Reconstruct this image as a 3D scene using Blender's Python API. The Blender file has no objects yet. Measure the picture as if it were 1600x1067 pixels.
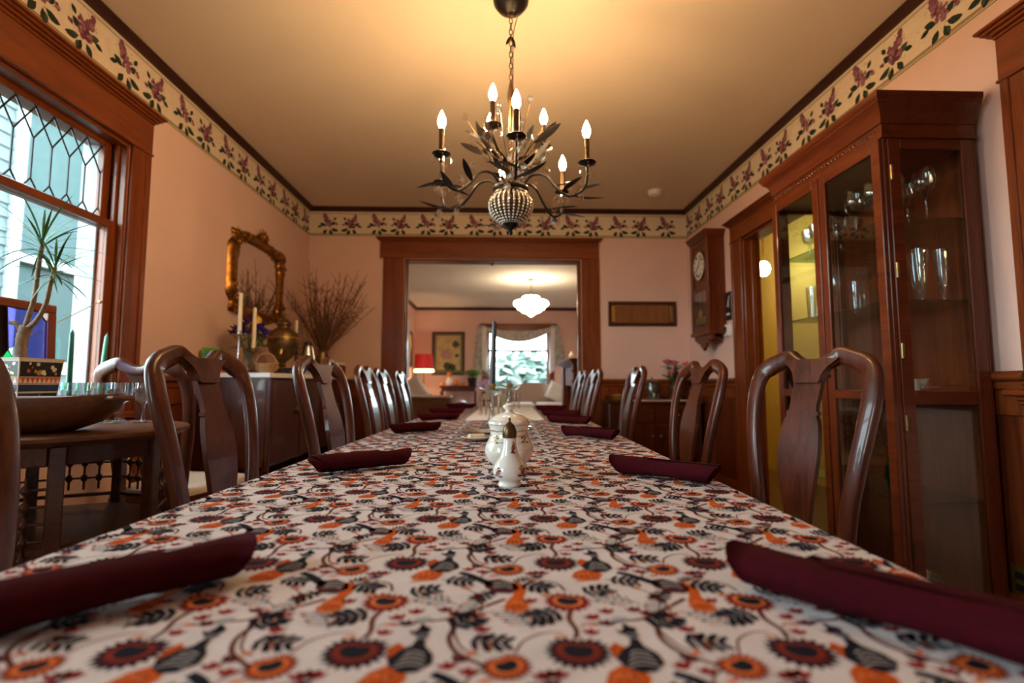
import bpy, math, random
from math import sin, cos, pi, radians as R, sqrt, atan2
from mathutils import Vector, Matrix

random.seed(7)
sc = bpy.context.scene
COL = sc.collection

# ------------------------------------------------------------------ camera, world, exposure
cam_d = bpy.data.cameras.new('camera')
cam_d.sensor_width = 36.0
cam_d.lens = 18.0
cam_d.clip_start = 0.02
cam_d.clip_end = 200
cam_d.dof.use_dof = True
cam_d.dof.focus_distance = 1.3
cam_d.dof.aperture_fstop = 2.4
cam = bpy.data.objects.new('camera', cam_d)
COL.objects.link(cam)
cam.location = (0, 0, 0.98)
cam.rotation_euler = (R(90 + 4.75), 0, R(-1.72))
sc.camera = cam

world = bpy.data.worlds.new('world')
sc.world = world
world.use_nodes = True
bg = world.node_tree.nodes['Background']
bg.inputs[0].default_value = (0.80, 0.93, 1.0, 1)
bg.inputs[1].default_value = 14.0

sc.view_settings.view_transform = 'Standard'
sc.view_settings.look = 'None'
sc.view_settings.gamma = 1.0
sc.view_settings.use_curve_mapping = False
sc.view_settings.exposure = 0.55
sc.cycles.max_bounces = 10
sc.cycles.transparent_max_bounces = 24
sc.cycles.sample_clamp_indirect = 4.0
sc.cycles.caustics_reflective = False
sc.cycles.caustics_refractive = False

BULB = 270.0        # chandelier bulbs
def portal(name, loc, rot, sx, sy):
    l = bpy.data.lights.new(name, 'AREA'); l.shape = 'RECTANGLE'; l.size = sx; l.size_y = sy
    l.cycles.is_portal = True
    o = bpy.data.objects.new(name, l); COL.objects.link(o); o.location = loc; o.rotation_euler = rot
    return o
portal('window_daylight', (-2.14, 1.96, 1.5), (0, R(-90), 0), 1.5, 1.4)
portal('window_daylight', (-2.14, -.45, 1.5), (0, R(-90), 0), 1.5, 1.05)  # portal of the out-of-view window added as daylight fill
portal('window_daylight', (0.5, 12.24, 1.5), (R(-90), 0, 0), 1.45, 1.5)

# ------------------------------------------------------------------ materials
MATS = {}
def new_mat(name):
    m = bpy.data.materials.new(name); m.use_nodes = True
    MATS[name] = m
    nt = m.node_tree; b = nt.nodes['Principled BSDF']
    return m, nt, b
def coords(nt, scale, kind='Object', loc=(0, 0, 0)):
    tc = nt.nodes.new('ShaderNodeTexCoord'); mp = nt.nodes.new('ShaderNodeMapping')
    mp.inputs['Scale'].default_value = scale; mp.inputs['Location'].default_value = loc
    nt.links.new(tc.outputs[kind], mp.inputs['Vector'])
    return mp.outputs['Vector']
def noise(nt, vec, scale, detail=4, rough=.55, dist=0):
    n = nt.nodes.new('ShaderNodeTexNoise'); n.inputs['Scale'].default_value = scale
    n.inputs['Detail'].default_value = detail; n.inputs['Roughness'].default_value = rough
    n.inputs['Distortion'].default_value = dist
    nt.links.new(vec, n.inputs['Vector']); return n.outputs['Fac']
def ramp(nt, fac, stops):
    r = nt.nodes.new('ShaderNodeValToRGB'); e = r.color_ramp.elements
    while len(e) < len(stops): e.new(.5)
    for el, (p, c) in zip(e, stops): el.position = p; el.color = (*c, 1)
    nt.links.new(fac, r.inputs['Fac']); return r.outputs['Color']
def bump(nt, b, fac, strength, dist=.002):
    bp = nt.nodes.new('ShaderNodeBump'); bp.inputs['Strength'].default_value = strength
    bp.inputs['Distance'].default_value = dist
    nt.links.new(fac, bp.inputs['Height']); nt.links.new(bp.outputs['Normal'], b.inputs['Normal'])
def plain(name, col, rough=.5, metal=0., var=.12, scale=12, coat=0., bmp=0., spec=.5, emit=None, estr=0., sheen=0., trans=0.):
    m, nt, b = new_mat(name)
    v = coords(nt, (1, 1, 1))
    f = noise(nt, v, scale)
    c = ramp(nt, f, [(.3, tuple(x * (1 - var) for x in col)), (.7, tuple(min(1, x * (1 + var)) for x in col))])
    nt.links.new(c, b.inputs['Base Color'])
    b.inputs['Roughness'].default_value = rough; b.inputs['Metallic'].default_value = metal
    b.inputs['Coat Weight'].default_value = coat; b.inputs['Coat Roughness'].default_value = .08
    b.inputs['Specular IOR Level'].default_value = spec
    b.inputs['Sheen Weight'].default_value = sheen
    if trans:
        b.inputs['Subsurface Weight'].default_value = 0
    if bmp: bump(nt, b, f, bmp)
    if emit:
        b.inputs['Emission Color'].default_value = (*emit, 1); b.inputs['Emission Strength'].default_value = estr
    return m
def wood(name, dark, light, axis='Z', rough=.3, coat=.3, gs=1.0, bmp=.08, spec=.3, crough=.1):
    m, nt, b = new_mat(name)
    s = {'X': (1.2, 14, 14), 'Y': (14, 1.2, 14), 'Z': (14, 14, 1.2)}[axis]
    v = coords(nt, tuple(k * gs for k in s))
    f1 = noise(nt, v, 2.2, 6, .6, .9)
    v2 = coords(nt, tuple(k * gs * 5 for k in s))
    f2 = noise(nt, v2, 3.0, 3, .6)
    mx = nt.nodes.new('ShaderNodeMix'); mx.data_type = 'FLOAT'; mx.inputs[0].default_value = .35
    nt.links.new(f1, mx.inputs[2]); nt.links.new(f2, mx.inputs[3])
    mid = tuple((a + c) / 2 for a, c in zip(dark, light))
    c = ramp(nt, mx.outputs[0], [(.30, dark), (.5, mid), (.72, light)])
    nt.links.new(c, b.inputs['Base Color'])
    rr = nt.nodes.new('ShaderNodeMapRange'); rr.inputs[3].default_value = rough * .8; rr.inputs[4].default_value = rough * 1.3
    nt.links.new(f1, rr.inputs[0]); nt.links.new(rr.outputs[0], b.inputs['Roughness'])
    b.inputs['Coat Weight'].default_value = coat; b.inputs['Coat Roughness'].default_value = crough
    b.inputs['Specular IOR Level'].default_value = spec
    bump(nt, b, f2, bmp, .001)
    return m
def glass(name, tint=(1, 1, 1), ior=1.45, rough=.01, gl=(1, 1, 1)):
    m = bpy.data.materials.new(name); m.use_nodes = True; MATS[name] = m
    nt = m.node_tree; nt.nodes.clear()
    out = nt.nodes.new('ShaderNodeOutputMaterial'); mix = nt.nodes.new('ShaderNodeMixShader')
    t = nt.nodes.new('ShaderNodeBsdfTransparent'); g = nt.nodes.new('ShaderNodeBsdfGlossy'); fr = nt.nodes.new('ShaderNodeFresnel')
    v = coords(nt, (1, 1, 1)); f = noise(nt, v, 6)
    c = ramp(nt, f, [(.3, tuple(k * .97 for k in tint)), (.7, tint)])
    nt.links.new(c, t.inputs[0]); g.inputs[0].default_value = (*gl, 1); g.inputs['Roughness'].default_value = rough
    geo = nt.nodes.new('ShaderNodeNewGeometry'); mr = nt.nodes.new('ShaderNodeMapRange')     # same reflectance on both faces of a thin wall
    mr.inputs[3].default_value = ior; mr.inputs[4].default_value = 1 / ior
    nt.links.new(geo.outputs['Backfacing'], mr.inputs[0]); nt.links.new(mr.outputs[0], fr.inputs[0])
    nt.links.new(fr.outputs[0], mix.inputs[0]); nt.links.new(t.outputs[0], mix.inputs[1]); nt.links.new(g.outputs[0], mix.inputs[2])
    nt.links.new(mix.outputs[0], out.inputs[0])
    return m
def emitter(name, col, strength):
    m = bpy.data.materials.new(name); m.use_nodes = True; MATS[name] = m
    nt = m.node_tree; nt.nodes.clear()
    out = nt.nodes.new('ShaderNodeOutputMaterial'); e = nt.nodes.new('ShaderNodeEmission')
    e.inputs[0].default_value = (*col, 1); e.inputs[1].default_value = strength
    nt.links.new(e.outputs[0], out.inputs[0]); return m
def printed(name, rough=.85, weave=900, sheen=0., var=.08):
    m, nt, b = new_mat(name)
    a = nt.nodes.new('ShaderNodeAttribute'); a.attribute_name = 'print_colour'
    v = coords(nt, (1, 1, 1)); f = noise(nt, v, 25, 5)
    hs = nt.nodes.new('ShaderNodeHueSaturation')
    mr = nt.nodes.new('ShaderNodeMapRange'); mr.inputs[1].default_value = .3; mr.inputs[2].default_value = .7
    mr.inputs[3].default_value = 1 - var; mr.inputs[4].default_value = 1 + var
    nt.links.new(f, mr.inputs[0]); nt.links.new(mr.outputs[0], hs.inputs['Value'])
    nt.links.new(a.outputs['Color'], hs.inputs['Color']); nt.links.new(hs.outputs[0], b.inputs['Base Color'])
    b.inputs['Roughness'].default_value = rough; b.inputs['Sheen Weight'].default_value = sheen
    b.inputs['Specular IOR Level'].default_value = .08
    f2 = noise(nt, v, weave, 2); bump(nt, b, f2, .25, .0004)
    return m

mahog = {a: wood('mahogany_' + a.lower(), (.020, .0038, .0016), (.115, .022, .006), a, .34, .30, crough=.06) for a in 'XYZ'}
fir = {a: wood('stained_fir_' + a.lower(), (.095, .019, .004), (.27, .060, .011), a, .36, .2, .6) for a in 'XYZ'}
cherry = {a: wood('cherry_' + a.lower(), (.060, .011, .003), (.18, .036, .007), a, .34, .25, .7) for a in 'XYZ'}
crownw = wood('dark_crown_wood', (.022, .006, .003), (.06, .016, .007), 'Y', .4, .2)
floorw = wood('oak_floor', (.10, .045, .018), (.22, .10, .04), 'Y', .35, .3, .5)
bowlw = wood('carved_bowl_wood', (.055, .018, .006), (.19, .068, .022), 'X', .42, .12, .5)
slatw = wood('oak_slat', (.19, .065, .018), (.40, .155, .05), 'Z', .4, .15, .5)
mantelw = wood('mantel_wood', (.06, .012, .004), (.17, .04, .010), 'Y', .7, 0, .7, spec=.1)
oldw = wood('dark_old_wood', (.030, .010, .005), (.11, .034, .014), 'Y', .35, .3)
plain('wall_paint', (.75, .51, .435), .75, var=.03, scale=3, bmp=.03)
plain('ceiling_paint', (.73, .59, .445), .85, var=.02, scale=2)
plain('white_ceiling', (.80, .78, .74), .85, var=.02, scale=2)
plain('yellow_paint', (.80, .60, .16), .75, var=.03)
plain('black_plaster', (.02, .018, .016), .9)
plain('cream_cloth', (.72, .64, .54), .9, var=.06, scale=60, bmp=.2, sheen=.3)
plain('burgundy_linen', (.042, .0015, .0040), .9, var=.2, scale=90, bmp=.25, spec=.1)
plain('white_lace', (.85, .83, .80), .85, var=.08, scale=150, bmp=.4)
plain('porcelain', (.84, .80, .72), .12, var=.02, coat=.6)
plain('gold_trim', (.72, .45, .12), .3, .9, var=.1)
plain('gilt', (.30, .125, .022), .30, .8, var=.8, scale=30, bmp=.8)
plain('brass', (.52, .36, .14), .3, .9, var=.25)
plain('dark_brass', (.20, .13, .055), .35, .9, var=.4, scale=20)
plain('bronze', (.012, .008, .006), .36, .5, var=.3, scale=30)
plain('bronze_gold', (.11, .065, .03), .35, .85, var=.4, scale=40)
plain('silver', (.60, .60, .62), .18, 1., var=.05)
plain('mirror_glass', (.85, .86, .86), .015, 1., var=.01)
plain('candle_wax', (.86, .74, .52), .55, var=.05)
plain('grey_wax', (.055, .06, .07), .35, var=.1)
plain('green_wax', (.03, .20, .13), .4, var=.1)
plain('black_iron', (.012, .011, .010), .45, .4)
plain('black_plastic', (.012, .012, .013), .35)
plain('white_plastic', (.78, .77, .73), .4, var=.02)
plain('dark_glass', (.03, .03, .035), .1)
plain('leaf_green', (.05, .16, .04), .5, var=.35, scale=20)
plain('fern_green', (.14, .36, .06), .5, var=.3, scale=20)
plain('plant_stem', (.20, .13, .08), .8, var=.35, scale=60, bmp=.5)
plain('twig_bark', (.16, .072, .036), .75, var=.3, scale=60)
plain('purple_petal', (.10, .035, .30), .6, var=.3, scale=50)
plain('yellow_petal', (.78, .42, .03), .6, var=.15, scale=50)
plain('pink_petal', (.66, .13, .20), .6, var=.2, scale=40)
plain('orchid_petal', (.62, .42, .62), .6, var=.2, scale=40)
plain('white_petal', (.82, .80, .76), .6, var=.05)
plain('wicker', (.34, .18, .075), .6, var=.35, scale=80, bmp=.5)
plain('green_card', (.15, .55, .07), .5, var=.1)
plain('teal_card', (.08, .38, .42), .5, var=.1)
plain('red_card', (.70, .02, .03), .4, var=.1)
plain('red_wax', (.16, .012, .012), .4)
plain('grey_leather', (.16, .15, .15), .5)
plain('sofa_fabric', (.42, .30, .24), .8, var=.08, scale=40, sheen=.3)
plain('white_fabric', (.80, .80, .80), .8, var=.05, scale=40, sheen=.3)
plain('grey_fabric', (.38, .38, .36), .8, var=.2, scale=25)
plain('brown_fabric', (.16, .075, .045), .8, var=.1)
plain('pumpkin', (.75, .22, .03), .5, var=.15)
plain('lamp_shade_red', (.62, .015, .010), .7, var=.1, emit=(1, .03, .01), estr=.06)
emitter('lamp_glow', (1, .62, .28), 9)
emitter('bulb_glow', (1, .64, .31), BULB)
emitter('globe_glow', (1, .76, .48), 17)
emitter('hall_glow', (1, .86, .62), 45)
plain('dial_paper', (.76, .72, .62), .6, var=.1)
plain('imari_blue', (.02, .03, .12), .2, coat=.5)
plain('imari_ivory', (.72, .66, .55), .2, coat=.5, var=.08)
plain('imari_red', (.50, .10, .03), .25, coat=.5)
plain('soil', (.05, .03, .02), .9)
plain('art_paper', (.50, .40, .18), .7, var=.25, scale=5)
plain('art_green', (.12, .16, .09), .7)
plain('rose_ink', (.42, .26, .22), .7, var=.2)
plain('dark_ink', (.06, .07, .04), .7)
plain('drape_grey', (.50, .48, .46), .85, var=.35, scale=14)
plain('drape_white', (.78, .78, .78), .85, var=.1)
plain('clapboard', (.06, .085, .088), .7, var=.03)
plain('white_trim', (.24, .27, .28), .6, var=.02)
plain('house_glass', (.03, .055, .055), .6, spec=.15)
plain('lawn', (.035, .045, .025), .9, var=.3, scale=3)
plain('tree_leaf', (.20, .26, .23), .8, var=.35, scale=1.5)
plain('tree_bark', (.12, .08, .05), .9)
plain('lead', (.03, .03, .035), .5, .5)
plain('brass_plate', (.42, .26, .05), .35, .9)
plain('gold_cloth', (.50, .26, .04), .6, var=.3, scale=30)
glass('window_glass', (.93, .98, .98))
glass('wavy_glass', (.90, .97, .97), 1.5, .03)
glass('clear_glass', (.93, .94, .94), 1.9)
glass('shelf_glass', (.72, .86, .80), 1.5)
glass('crystal', (.97, .96, .94), 2.6, .02)
plain('bead_crystal', (.78, .72, .60), .10, .75, var=.2, scale=40)
glass('thick_glass', (.80, .84, .82), 2.0, .02)
for nm, c in (('green', (.10, .75, .35)), ('violet', (.45, .42, .85)), ('lime', (.72, .85, .30)), ('blue', (.35, .55, .85)), ('amber', (.85, .5, .15)), ('black', (.02, .02, .02))):
    glass('stained_' + nm, c, 1.5, .05)
printed('printed_cotton')
printed('border_paper', .7, 300, 0, .05)

# ------------------------------------------------------------------ mesh helpers
class MB:
    def __init__(s): s.v = []; s.f = []; s.m = []; s.c = []
    def add(s, vs, fs, mi=0, M=None, col=None):
        o = len(s.v)
        s.v += [tuple(M @ Vector(p)) for p in vs] if M is not None else [tuple(p) for p in vs]
        s.f += [tuple(i + o for i in f) for f in fs]
        s.m += [mi] * len(fs)
        s.c += [col] * len(fs)
        return s
    def box(s, x0, x1, y0, y1, z0, z1, b=.003, mi=0, M=None, col=None):
        x0, x1 = min(x0, x1), max(x0, x1); y0, y1 = min(y0, y1), max(y0, y1); z0, z1 = min(z0, z1), max(z0, z1)
        b = min(b, (x1 - x0) * .45, (y1 - y0) * .45, (z1 - z0) * .45)
        if b <= 0:
            vs = [(x, y, z) for x in (x0, x1) for y in (y0, y1) for z in (z0, z1)]
            return s.add(vs, [(0, 1, 3, 2), (4, 6, 7, 5), (0, 4, 5, 1), (2, 3, 7, 6), (0, 2, 6, 4), (1, 5, 7, 3)], mi, M, col)
        vs = []; idx = {}
        for i, x in enumerate((x0, x1)):
            for j, y in enumerate((y0, y1)):
                for k, z in enumerate((z0, z1)):
                    sx, sy, sz = (b if i == 0 else -b), (b if j == 0 else -b), (b if k == 0 else -b)
                    idx[i, j, k, 0] = len(vs); vs.append((x, y + sy, z + sz))
                    idx[i, j, k, 1] = len(vs); vs.append((x + sx, y, z + sz))
                    idx[i, j, k, 2] = len(vs); vs.append((x + sx, y + sy, z))
        fs = []
        I = idx
        fs.append((I[0,0,0,0], I[0,0,1,0], I[0,1,1,0], I[0,1,0,0])); fs.append((I[1,0,0,0], I[1,1,0,0], I[1,1,1,0], I[1,0,1,0]))
        fs.append((I[0,0,0,1], I[1,0,0,1], I[1,0,1,1], I[0,0,1,1])); fs.append((I[0,1,0,1], I[0,1,1,1], I[1,1,1,1], I[1,1,0,1]))
        fs.append((I[0,0,0,2], I[0,1,0,2], I[1,1,0,2], I[1,0,0,2])); fs.append((I[0,0,1,2], I[1,0,1,2], I[1,1,1,2], I[0,1,1,2]))
        for i in (0, 1):
            for j in (0, 1):
                fs.append((I[i,j,0,0], I[i,j,1,0], I[i,j,1,1], I[i,j,0,1]))
                fs.append((I[i,0,j,0], I[i,1,j,0], I[i,1,j,2], I[i,0,j,2]))
                fs.append((I[0,i,j,1], I[1,i,j,1], I[1,i,j,2], I[0,i,j,2]))
                for k in (0, 1): fs.append((I[i,j,k,0], I[i,j,k,1], I[i,j,k,2]))
        return s.add(vs, fs, mi, M, col)
    def lathe(s, prof, n=20, mi=0, M=None, flute=0, col=None, sx=1, sy=1, cap=True):
        vs = []; fs = []
        for r, z in prof:
            for i in range(n):
                a = 2 * pi * i / n
                rr = r * (1 + flute * (1 if i % 2 else -1))
                vs.append((rr * cos(a) * sx, rr * sin(a) * sy, z))
        for j in range(len(prof) - 1):
            for i in range(n):
                k = (i + 1) % n
                fs.append((j * n + i, j * n + k, (j + 1) * n + k, (j + 1) * n + i))
        if cap and prof[0][0] > 1e-5: fs.append(tuple(range(n - 1, -1, -1)))
        if cap and prof[-1][0] > 1e-5: fs.append(tuple((len(prof) - 1) * n + i for i in range(n)))
        return s.add(vs, fs, mi, M, col)
    def sweep(s, cs, A, B, ha, hb, n=12, mi=0, M=None, closed=False, e=1.0, caps=True):
        vs = []; fs = []
        m = len(cs)
        for c, a, b, p, q in zip(cs, A, B, ha, hb):
            c, a, b = Vector(c), Vector(a), Vector(b)
            for i in range(n):
                t = 2 * pi * i / n
                x = math.copysign(abs(cos(t)) ** e, cos(t)) * p; y = math.copysign(abs(sin(t)) ** e, sin(t)) * q
                vs.append(c + a * x + b * y)
        for j in range(m if closed else m - 1):
            j2 = (j + 1) % m
            for i in range(n):
                k = (i + 1) % n
                fs.append((j * n + i, j * n + k, j2 * n + k, j2 * n + i))
        if not closed and caps:
            fs.append(tuple(range(n - 1, -1, -1))); fs.append(tuple((m - 1) * n + i for i in range(n)))
        return s.add(vs, fs, mi, M)
    def tube(s, pts, rad, n=8, mi=0, M=None, closed=False, flat=1.0, e=1.0):
        pts = [Vector(p) for p in pts]; m = len(pts)
        if not hasattr(rad, '__len__'): rad = [rad] * m
        T = []
        for i in range(m):
            a = pts[(i - 1) % m] if (closed or i) else pts[0]
            b = pts[(i + 1) % m] if (closed or i < m - 1) else pts[-1]
            d = (b - a); T.append(d.normalized() if d.length > 1e-9 else Vector((0, 0, 1)))
        up = Vector((0, 0, 1)) if abs(T[0].z) < .9 else Vector((1, 0, 0))
        u = (up - T[0] * up.dot(T[0])).normalized(); A = []; B = []
        for i in range(m):
            u = (u - T[i] * u.dot(T[i]))
            u = u.normalized() if u.length > 1e-9 else Vector((1, 0, 0))
            A.append(u.copy()); B.append(T[i].cross(u))
        return s.sweep(pts, A, B, rad, [r * flat for r in rad], n, mi, M, closed, e)
    def prism(s, poly, axis, a, b, mi=0, M=None):
        n = len(poly)
        def mk(p, t):
            return {'X': (t, p[0], p[1]), 'Y': (p[0], t, p[1]), 'Z': (p[0], p[1], t)}[axis]
        vs = [mk(p, a) for p in poly] + [mk(p, b) for p in poly]
        fs = [tuple(range(n - 1, -1, -1)), tuple(range(n, 2 * n))] + [(i, (i + 1) % n, n + (i + 1) % n, n + i) for i in range(n)]
        return s.add(vs, fs, mi, M)
    def ball(s, c, r, n=10, mi=0, sz=1.0, M=None):
        k = max(4, n // 2); T = Matrix.Translation(c)
        return s.lathe([(r * sin(pi * j / k) if 0 < j < k else 0, -r * sz * cos(pi * j / k)) for j in range(k + 1)], n, mi, (M @ T) if M is not None else T)
    def build(s, name, mat, parent=None, smooth=40, loc=None):
        me = bpy.data.meshes.new(name)
        me.from_pydata(s.v, [], s.f)
        ml = mat if isinstance(mat, (list, tuple)) else [mat]
        for q in ml: me.materials.append(MATS[q] if isinstance(q, str) else q)
        if any(s.m): me.polygons.foreach_set('material_index', s.m)
        if any(c is not None for c in s.c):
            at = me.color_attributes.new('print_colour', 'FLOAT_COLOR', 'CORNER')
            buf = []
            for p, c in zip(s.f, s.c): buf += [*(c or (1, 1, 1)), 1.0] * len(p)
            at.data.foreach_set('color', buf)
        if smooth:
            me.polygons.foreach_set('use_smooth', [True] * len(s.f))
            me.update()
            me.set_sharp_from_angle(angle=R(smooth))
        me.update()
        o = bpy.data.objects.new(name, me); COL.objects.link(o)
        if parent is not None: o.parent = parent
        if loc is not None: o.location = loc
        return o
def tag(o, label, cat, group=None, kind=None):
    o['label'] = label; o['category'] = cat
    if group: o['group'] = group
    if kind: o['kind'] = kind
    return o
def thing(name, label, cat, loc=(0, 0, 0), rz=0, group=None, kind=None):
    o = bpy.data.objects.new(name, None); COL.objects.link(o); o.empty_display_size = .1
    o.location = loc; o.rotation_euler = (0, 0, rz)
    return tag(o, label, cat, group, kind)
def struct(name, mb, mat, label, cat, parent=None, smooth=30):
    o = mb.build(name, mat, parent, smooth)
    if parent is None: tag(o, label, cat, None, 'structure')
    return o
def copy_tree(o, parent=None):
    c = o.copy(); COL.objects.link(c)
    if parent is not None: c.parent = parent
    for ch in list(o.children): copy_tree(ch, c)
    return c
def dup(o, label, loc, rz=None, group=None):
    c = copy_tree(o); c['label'] = label; c.location = loc
    if rz is not None: c.rotation_euler = (0, 0, rz)
    if group: c['group'] = group
    return c
def bez(pts, n=8):
    "Catmull-Rom through points"
    P = [Vector(p) for p in pts]; out = []
    for i in range(len(P) - 1):
        p0 = P[i - 1] if i else P[0] * 2 - P[1]; p1, p2 = P[i], P[i + 1]; p3 = P[i + 2] if i + 2 < len(P) else P[-1] * 2 - P[-2]
        for k in range(n):
            t = k / n
            out.append(.5 * ((2 * p1) + (p2 - p0) * t + (2 * p0 - 5 * p1 + 4 * p2 - p3) * t * t + (3 * p1 - p0 - 3 * p2 + p3) * t ** 3))
    out.append(P[-1]); return out
def leaf_mesh(mb, base, d, L, W, up=(0, 0, 1), curl=.3, mi=0, n=6, thick=0.0012):
    d = Vector(d).normalized(); up = Vector(up); side = d.cross(up)
    if side.length < 1e-4: side = d.cross(Vector((1, 0, 0)))
    side.normalize(); nn = side.cross(d).normalized(); base = Vector(base)
    vs = []; fs = []
    for i in range(n + 1):
        t = i / n; w = W * .5 * sin(pi * min(1, t * .93 + .05)) ** .8 * (1 if t < .98 else .15)
        c = base + d * (L * t) + nn * (curl * L * (t * t) * -1.0)
        vs += [c - side * w, c + nn * (w * .25), c + side * w, c - nn * thick]
    for i in range(n):
        a = 4 * i; b = a + 4
        for q in range(4): fs.append((a + q, a + (q + 1) % 4, b + (q + 1) % 4, b + q))
    fs.append((3, 2, 1, 0)); fs.append((4 * n, 4 * n + 1, 4 * n + 2, 4 * n + 3))
    mb.add(vs, fs, mi)

# ------------------------------------------------------------------ the room
XL, XR, YB, YF, ZC, T = -1.92, 1.98, 5.20, -1.6, 2.795, .20
YD = 12.1               # far wall of the living room
OX0, OX1, OZ = -.945, .868, 2.262     # opening to the living room
WY0, WY1, WZ0, WZ1 = 1.28, 2.64, .84, 2.226     # left window opening
NY0, NY1 = -.95, .05                     # unseen window added beside the camera for fill daylight on the table
DY0, DY1, DZ = 2.98, 3.99, 2.15       # doorway on the right wall
PY0, PY1, PZ0, PZ1 = .72, 1.70, .97, 2.15   # window on the right wall near the camera
struct('floor', MB().box(-2.3, 4.3, YF - .2, YD + .2, -.06, 0, 0), floorw, 'polished oak floor running through the dining and living rooms', 'floor')
struct('ceiling', MB().box(XL - T, XR + T, YF - .2, YB + .1, ZC, ZC + .1, 0), 'ceiling_paint', 'cream dining room ceiling lit by the chandelier', 'ceiling')
struct('ceiling', MB().box(XL - T, XR + 2.4, YB + .1, YD + .2, ZC, ZC + .1, 0).box(XR + T, XR + 2.4, YF, YB + .1, ZC, ZC + .1, 0), 'white_ceiling', 'white living room ceiling beyond the wide cased opening', 'ceiling')
w = MB()
w.box(XL - T, XL, YF, NY0, 0, ZC, 0); w.box(XL - T, XL, NY1, WY0, 0, ZC, 0); w.box(XL - T, XL, WY1, YB, 0, ZC, 0)
w.box(XL - T, XL, NY0, NY1, 0, WZ0, 0); w.box(XL - T, XL, NY0, NY1, WZ1, ZC, 0)
w.box(XL - T, XL, WY0, WY1, 0, WZ0, 0); w.box(XL - T, XL, WY0, WY1, WZ1, ZC, 0)
struct('wall_left', w, 'wall_paint', 'peach painted dining room wall holding the leaded window and gilt mirror', 'wall')
w = MB()
w.box(XR, XR + T * .6, YF, PY0, 0, ZC, 0); w.box(XR, XR + T * .6, PY1, DY0, 0, ZC, 0); w.box(XR, XR + T * .6, DY1, YB, 0, ZC, 0)
w.box(XR, XR + T * .6, DY0, DY1, DZ, ZC, 0)
w.box(XR, XR + T * .6, PY0, PY1, 0, PZ0, 0); w.box(XR, XR + T * .6, PY0, PY1, PZ1, ZC, 0)
w.box(XR + .11, XR + T * .6, PY0, PY1, PZ0, PZ1, 0)
struct('wall_right', w, 'wall_paint', 'peach painted wall behind the china cabinet and wall clock', 'wall')
w = MB()
w.box(XL - T, OX0, YB, YB + .16, 0, ZC, 0); w.box(OX1, XR + .12, YB, YB + .16, 0, ZC, 0); w.box(OX0, OX1, YB, YB + .16, OZ, ZC, 0)
struct('wall_back', w, 'wall_paint', 'peach painted wall pierced by the wide cased opening', 'wall')
struct('wall_front', MB().box(XL - T, XR + T, YF - .15, YF, 0, ZC, 0), 'wall_paint', 'peach painted wall behind the camera', 'wall')

# crown moulding: dark strip under the ceiling
def crown(name, p0, p1, inward, label, h=.045, dpt=.04, mat=crownw, zc=ZC):
    "p0->p1 along a wall, inward = unit vector into the room"
    prof = [(0, 0), (0, -h), (.012, -h), (.018, -h * .75), (dpt * .8, -h * .35), (dpt, -h * .2), (dpt, 0)]
    vs = []; fs = []; n = len(prof)
    for p in (p0, p1):
        for a, b in prof: vs.append((p[0] + inward[0] * a, p[1] + inward[1] * a, zc + b))
    for i in range(n): fs.append((i, (i + 1) % n, n + (i + 1) % n, n + i))
    fs += [tuple(range(n)), tuple(range(2 * n - 1, n - 1, -1))]
    struct(name, MB().add(vs, fs), mat, label, 'crown moulding')
crown('trim_1', (XL, YF), (XL, YB), (1, 0), 'dark crown moulding above the flowered border over the window')
crown('trim_2', (XR, YF), (XR, YB), (-1, 0), 'dark crown moulding above the flowered border over the china cabinet')
crown('trim_3', (XL, YB), (XR, YB), (0, -1), 'dark crown moulding above the border over the wide opening')
crown('trim_4', (XL, YD), (XR, YD), (0, -1), 'dark crown moulding on the far wall of the living room', .07)
crown('trim_5', (XL, YB + .16), (XL, YD), (1, 0), 'dark crown moulding on the window side of the living room', .07)

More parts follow.
